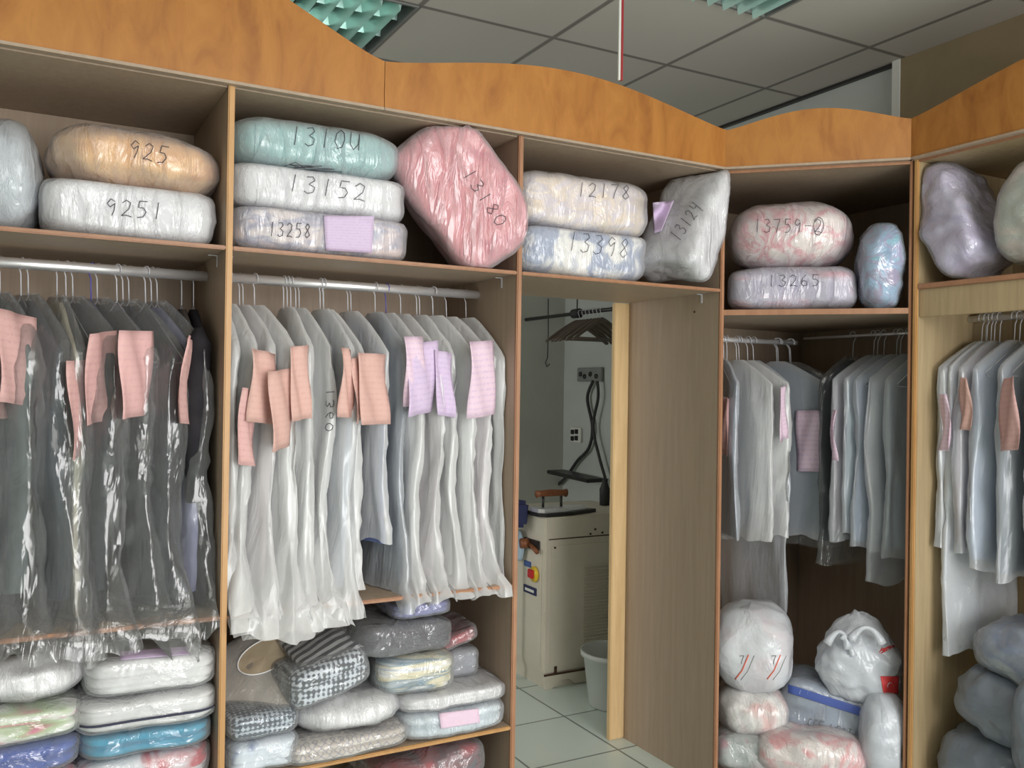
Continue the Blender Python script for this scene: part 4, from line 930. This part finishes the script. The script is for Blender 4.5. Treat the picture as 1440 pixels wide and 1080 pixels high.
# right wardrobe foot
gD = 'grey bags at the foot of the right wardrobe'
C_slate = fabric('slate_contents', [(112, 124, 138), (128, 140, 152)], 5); C_mid = fabric('grey_beige_contents', [(150, 154, 162), (160, 166, 174), (170, 158, 142)], 5); C_blu = fabric('blue_grey_contents', [(150, 162, 178), (120, 138, 172), (176, 184, 192)], 5)
KRF = lambda w: Vector((min(XW - .02, w.x), min(yi - .008, w.y), max(.162, w.z)))
for (u, v, w, h, x, cl, fm, sd, lab) in ((1390, 1105, .44, .30, 2.86, C_slate, 'bin', 92, 'slate grey laundry bag at the bottom of the right wardrobe'),
                                     (1398, 1000, .34, .22, 2.86, C_mid, 'bin', 93, 'grey and beige bag in the middle of the right wardrobe pile'),
                                     (1432, 930, .36, .20, 2.88, C_blu, 'film_fold', 94, 'crumpled clear bag with blue contents topping the right wardrobe pile'),
                                     (1470, 1030, .26, .44, 2.80, C_greyw, 'bin', 95, 'pale grey bag hanging forward at the lower right edge of the photo')):
    p = at(u, v, 'x', x); pack('laundry_bag', 'bag', lab, gD, tuple(p + Vector((.14, 0, 0))), (.34, w, h), cl, fm, seed=sd, p=2.8, wr=.014, keep=KRF, n=20, rot=(math.radians(8), 0, 0))

# ------------------------------------------------------------------ back room
t = thing('pressing_machine', (2.62, 1.53, 0), 'cream enamelled ironing machine cabinet with louvres and rust at its foot, behind the doorway', 'machine')
x0, x1, y0, y1, zt_ = 2.32, 2.95, 1.26, 1.78, .865
body = MB().box(x0, x1, y0, y1, .075, zt_, .006).o('body', M['creamm'], t)
mb = MB()
for k in range(26): mb.box(x0 + .235, x1 - .12, y0 - .009, y0 - .0045, .17 + k * .017, .17 + k * .017 + .010, rot=(math.radians(35), 0, 0))
tag(mb.o('louvre_panel', M['creamm'], t), kind='stuff')
MB().box(x0 + .035, x1 - .02, y0 - .004, y0 - .0005, .10, .72, .001).o('side_cover', M['creamm'], t)
MB().box(x0 + .02, x1, y0 - .003, y0 - .0005, .752, .757).o('seam', M['rust'], t)
for px_, pz_ in ((.30, .79), (.275, .765), (.345, .768), (.06, .715), (.52, .725)): MB().lathe((x0 + px_, 0, pz_), [(.006, -.004), (.006, .004)], 8) 
for px_, pz_ in ((.30, .79), (.27, .768), (.345, .77), (.055, .712)): MB().box(x0 + px_ - .006, x0 + px_ + .006, y0 - .006, y0 - .0045, pz_ - .005, pz_ + .005, .001).o('screw', M['rust'], t)
mb = MB().box(x0 + .01, x1 - .01, y0 + .01, y1 - .01, .0, .074); mb.o('base_frame', M['creamm'], t)
MB().prism([(x0, 0), (x0 + .05, 0), (x0 + .10, .035), (x0 + .15, .035), (x0 + .19, .004), (x1, .004), (x1, .074), (x0, .074)], 'y', y0 - .006, y0 + .004).o('kick_plate', M['creamm'], t)
MB().box(x0 - .002, x1, y0 - .008, y0 - .0065, .066, .076).box(x0 + .06, x0 + .075, y0 - .008, y0 - .0065, .076, .11).o('rust_stain', M['rust'], t)
MB().box(x0 - .005, x0 - .0005, y0 + .03, y1 - .03, .10, .70, .002).o('front_cover', M['creamm'], t)
MB().box(x0 - .012, x0 - .0005, y0 + .05, y0 + .20, .69, .74, .003).o('dark_slot', M['iron'], t)
kn = MB().tube([(x0 - .013, y0 + .16, .715), (x0 - .05, y0 + .16, .715)], .026, 20).o('knob', M['handle'], t, True)
MB().tube([(x0 - .015, y0 + .125, .712), (x0 - .03, y0 + .03, .690)], .012, 12).o('lever', M['handle'], t, True)
MB().tube([(x0 - .010, y0 + .085, .567), (x0 - .018, y0 + .085, .567)], .040, 24).o('switch_plate', M['yellow'], t, True)
MB().box(x0 - .032, x0 - .0185, y0 + .075, y0 + .125, .545, .59, .004).o('switch_knob', M['red'], t)
MB().box(x0 - .010, x0 - .0005, y0 + .13, y0 + .20, .59, .62, .002).o('blue_label', M['blue'], t)
MB().box(x0 - .010, x0 - .0005, y0 + .07, y0 + .20, .455, .495, .002).o('badge', M['navy'], t)
MB().box(x0 - .012, x0 - .0105, y0 + .09, y0 + .18, .468, .482, .0005).o('badge_print', M['white_trim'], t)
# ironing press head / iron lying on top
t2 = thing('steam_iron', (2.45, 1.40, .866), 'shiny steam iron with a turned wooden handle lying on the cream machine', 'iron')
pl = [(2.30, 1.30), (2.33, 1.27), (2.50, 1.28), (2.68, 1.34), (2.66, 1.37), (2.50, 1.42), (2.33, 1.44), (2.30, 1.41)]
MB().prism(pl, 'z', .8665, .884).o('sole_plate', M['iron'], t2)
pl2 = [(2.33 + (x - 2.33) * .82, 1.355 + (y - 1.355) * .8) for x, y in pl]; MB().prism(pl2, 'z', .885, .905).o('iron_body', M['chrome'], t2)
MB().tube([(2.36, 1.355, .905), (2.36, 1.355, .965)], .007, 10).tube([(2.47, 1.355, .905), (2.47, 1.355, .965)], .007, 10).o('handle_bracket', M['iron'], t2, True)
MB().tube([(2.32, 1.355, .975), (2.34, 1.355, .977), (2.40, 1.355, .978), (2.48, 1.355, .976), (2.50, 1.355, .974)], [.020, .016, .019, .016, .022], 16).o('handle', M['handle'], t2, True)
t3 = tag(MB().box(2.14, 2.308, 1.40, 1.54, .80, .94, .02, rot=(0, .1, .1)).o('sleeve_board', M['navy'], None), 'dark navy padded board beside the iron, at the left of the doorway', 'ironing board')
MB().tube([(2.20, 1.47, .0), (2.22, 1.47, .80)], .012, 10).o('stand_post', M['iron'], None) if False else None
o = t3; o.name = 'padded_board'
MB_post = MB().tube([(2.22, 1.47, .0), (2.22, 1.47, .795)], .012, 10)
WL[o.name] = Vector(o.location); MB_post.o('stand_post', M['iron'], o, True)
C_bag = fabric('pale_blue_rag', [(170, 190, 206)], 7, 'plain')
V, Fc = cushion((2.285, 1.50, .70), (.04, .14, .16), p=3, seed=97, n=10); o = obj('cleaning_rag', V, Fc, C_bag); tag(o, 'pale blue rag hanging at the left side of the cream machine', 'cloth')
t4 = thing('bucket', (2.52, .93, 0), 'grey-white plastic bucket with a rim on the floor in front of the machine', 'bucket')
MB().lathe((2.52, .93, 0), [(.0, .001), (.118, .001), (.122, .01), (.150, .235), (.156, .237), (.156, .262), (.149, .262), (.116, .012), (.0, .012)], 48).o('tub', M['bucket'], t4, True)
MB().lathe((2.52, .93, 0), [(.157, .238), (.164, .240), (.164, .264), (.157, .264), (.157, .238)], 48).o('rim', M['bucket'], t4, True)
o = MB().lathe((2.60, 1.40, .8665), [(0, 0), (.028, 0), (.030, .09), (.016, .125), (.016, .15), (.0, .15)], 24).o('spray_bottle', M['rubber'], None, True); tag(o, 'small dark bottle at the right end of the machine top', 'bottle'); o.location = Vector(at(850, 722, 'y', 1.55))+Vector((0,0,0)); o.location.z = .8665
# wall things on the right wall of the back room
o = MB().box(XW - .022, XW - .001, 2.27, 2.57, 1.57, 1.665, .004).o('socket_board', M['tray'], None); tag(o, 'white socket board with switches on the back room wall', 'socket'); WL[o.name] = Vector(o.location)
for k, yy in enumerate((2.52, 2.47, 2.40, 2.33)):
    MB().tube([(XW - .0225, yy, 1.62 - .015 * (k % 2)), (XW - .03, yy, 1.62 - .015 * (k % 2))], .016, 14).o('socket', M['iron'], o, True)
o = MB().box(XW - .020, XW - .001, 2.52, 2.65, 1.15, 1.25, .004).o('wall_socket', M['white_trim'], None); tag(o, 'small wall socket with dark plugs below the socket board', 'socket'); WL[o.name] = Vector(o.location)
for yy, zz in ((2.56, 1.18), (2.61, 1.22), (2.56, 1.225), (2.61, 1.175)): MB().box(XW - .034, XW - .0205, yy - .014, yy + .014, zz - .016, zz + .016, .002).o('plug', M['iron'], o)
def wallcurve(pts, r, x=XW - .03):
    P = [at(u, v, 'x', x) for u, v in pts]; out = []
    for i in range(len(P) - 1):
        a, b = P[i], P[i + 1]; pa = P[i - 1] if i else a; pb = P[i + 2] if i + 2 < len(P) else b
        for k in range(8):
            s_ = k / 8; out.append(.5 * ((2 * a) + (b - pa) * s_ + (2 * pa - 5 * a + 4 * b - pb) * s_ ** 2 + (3 * a - pa - 3 * b + pb) * s_ ** 3))
    return out + [P[-1]]
o = MB().tube(wallcurve([(834, 536), (826, 560), (833, 600), (828, 630), (812, 648), (795, 672), (772, 692)], .011), .011, 8).o('power_cable', M['rubber'], None, True); tag(o, 'thick dark cable looping down the back room wall to the iron', 'cable', 'dark cables under the socket board')
o = MB().tube(wallcurve([(840, 536), (841, 560), (834, 600), (842, 640), (851, 672)], 0, XW - .055), .010, 8).o('power_cable', M['rubber'], None, True); tag(o, 'dark cable crossing the looping one and running down to the right', 'cable', 'dark cables under the socket board')
o = MB().prism([(XW - .02, 0), (XW - .02, 0)], 'z', 0, 0) if False else MB().box(XW - .20, XW - .06, 2.16, 2.66, .925, .950, .004, rot=(.03, 0, 0)).o('wall_shelf', M['iron'], None); tag(o, 'dark narrow shelf on the back room wall above the iron', 'shelf')
t = thing('clothes_rail', (3.05, 2.2, 1.99), 'long dark clothes rail along the back room wall', 'rail')
MB().tube([(3.05, 1.40, 1.995), (3.05, YB - .001, 1.995)], .012, 14).o('rail_tube', M['iron'], t, True)
MB().tube([(3.05, 2.09, 1.995), (3.05, 2.16, 1.995)], .03, 18).o('rail_clamp', M['rubber'], t, True)
MB().tube([(3.05, 2.12, 2.02), (3.05, 2.12, HC - .002)], .004, 8).o('hanging_wire', M['iron'], t, True)
def wood_hanger(y, tilt, first=None):
    t = thing('clothes_hanger', (3.05, y, 1.995), 'dark curved clothes hanger bunched with others on the back room rail', 'hanger', 'dark hangers on the back room rail')
    c = Vector((3.05, y, 1.995)); hk = [c + Vector((.018 * math.cos(q), 0, .018 * math.sin(q))) for q in [math.radians(a) for a in range(-40, 200, 24)]]
    MB().tube(hk + [c + Vector((-.005, 0, -.03)), c + Vector((0, 0, -.055))], .0022, 6).o('hook', M['wire'], t, True)
    arm = [c + Vector((x, tilt * x * .3, -.055 - .13 * (abs(x) / .22) ** 1.2)) for x in [-.22 + .44 * k / 20 for k in range(21)]]
    MB().tube(arm, [.009 + .006 * (1 - abs(k - 10) / 10) for k in range(21)], 8).o('arms', M['ply'], t, True)
    MB().tube([arm[1], arm[-2]], .004, 6).o('bar', M['ply'], t, True); return t
for k in range(8): wood_hanger(1.84 + .04 * k, random.Random(k).uniform(-.4, .4))
o = MB().tube([at(771, 420, 'y', YB - .02), at(771, 470, 'y', YB - .02), at(770, 503, 'y', YB - .02), at(767, 510, 'y', YB - .02), at(769, 516, 'y', YB - .02), at(773, 512, 'y', YB - .02)], .004, 6).o('wire_hook', M['iron'], None, True); tag(o, 'thin bent wire hook hanging against the back room wall', 'hook')

# ------------------------------------------------------------------ ceiling things
def louvre_light(xa, xb, ya, yb, label):
    t = thing('louvre_light', ((xa + xb) / 2, (ya + yb) / 2, HC - .002), label, 'ceiling light', 'square louvre lights in the ceiling grid')
    z = HC + .10
    MB().box(xa + .002, xb - .002, ya + .002, yb - .002, z, z + .004).o('tray', M['tray'], t)
    mb = MB()
    for (a, b, c, d) in ((xa + .002, xb - .002, ya + .002, ya + .012), (xa + .002, xb - .002, yb - .012, yb - .002), (xa + .002, xa + .012, ya + .013, yb - .013), (xb - .012, xb - .002, ya + .013, yb - .013)): mb.box(a, b, c, d, HC - .006, z - .001)
    mb.o('frame', M['tray'], t)
    for k in range(3):
        yy = ya + .11 + k * .19; MB().tube([(xa + .03, yy, z - .022), (xb - .03, yy, z - .022)], .013, 14).o('lamp_tube', M['tube'], t, True)
    n = 8
    for k in range(1, n):
        xx = xa + (xb - xa) * k / n
        MB().prism([(xx - .020, HC + .050), (xx + .020, HC + .050), (xx, HC - .030)], 'y', ya + .014, yb - .014).o('cross_blade', M['louvre'], t)
    for yy in (ya + .205, ya + .395): MB().prism([(yy - .012, HC + .060), (yy + .012, HC + .060), (yy, HC + .015)], 'x', xa + .014, xb - .014).o('long_blade', M['louvre'], t)
    return t
louvre_light(.714, 1.314, .585, 1.185, 'mint louvred ceiling light above the left valance')
louvre_light(1.914, 2.514, -.615, -.015, 'louvred ceiling light cut by the top edge, right of the red and white pole')
pb_ = at(872, 113, 'y', -.06)
t = thing('hanging_strip', (pb_.x, -.06, pb_.z), 'thin red and white strip hanging from the ceiling in front of the middle valance', 'strip')
MB().box(pb_.x - .009, pb_.x - .001, -.063, -.057, pb_.z, HC - .002).o('white_strip', M['white_trim'], t)
MB().box(pb_.x - .0005, pb_.x + .009, -.064, -.056, pb_.z, HC - .002).o('red_strip', M['darkred'], t)
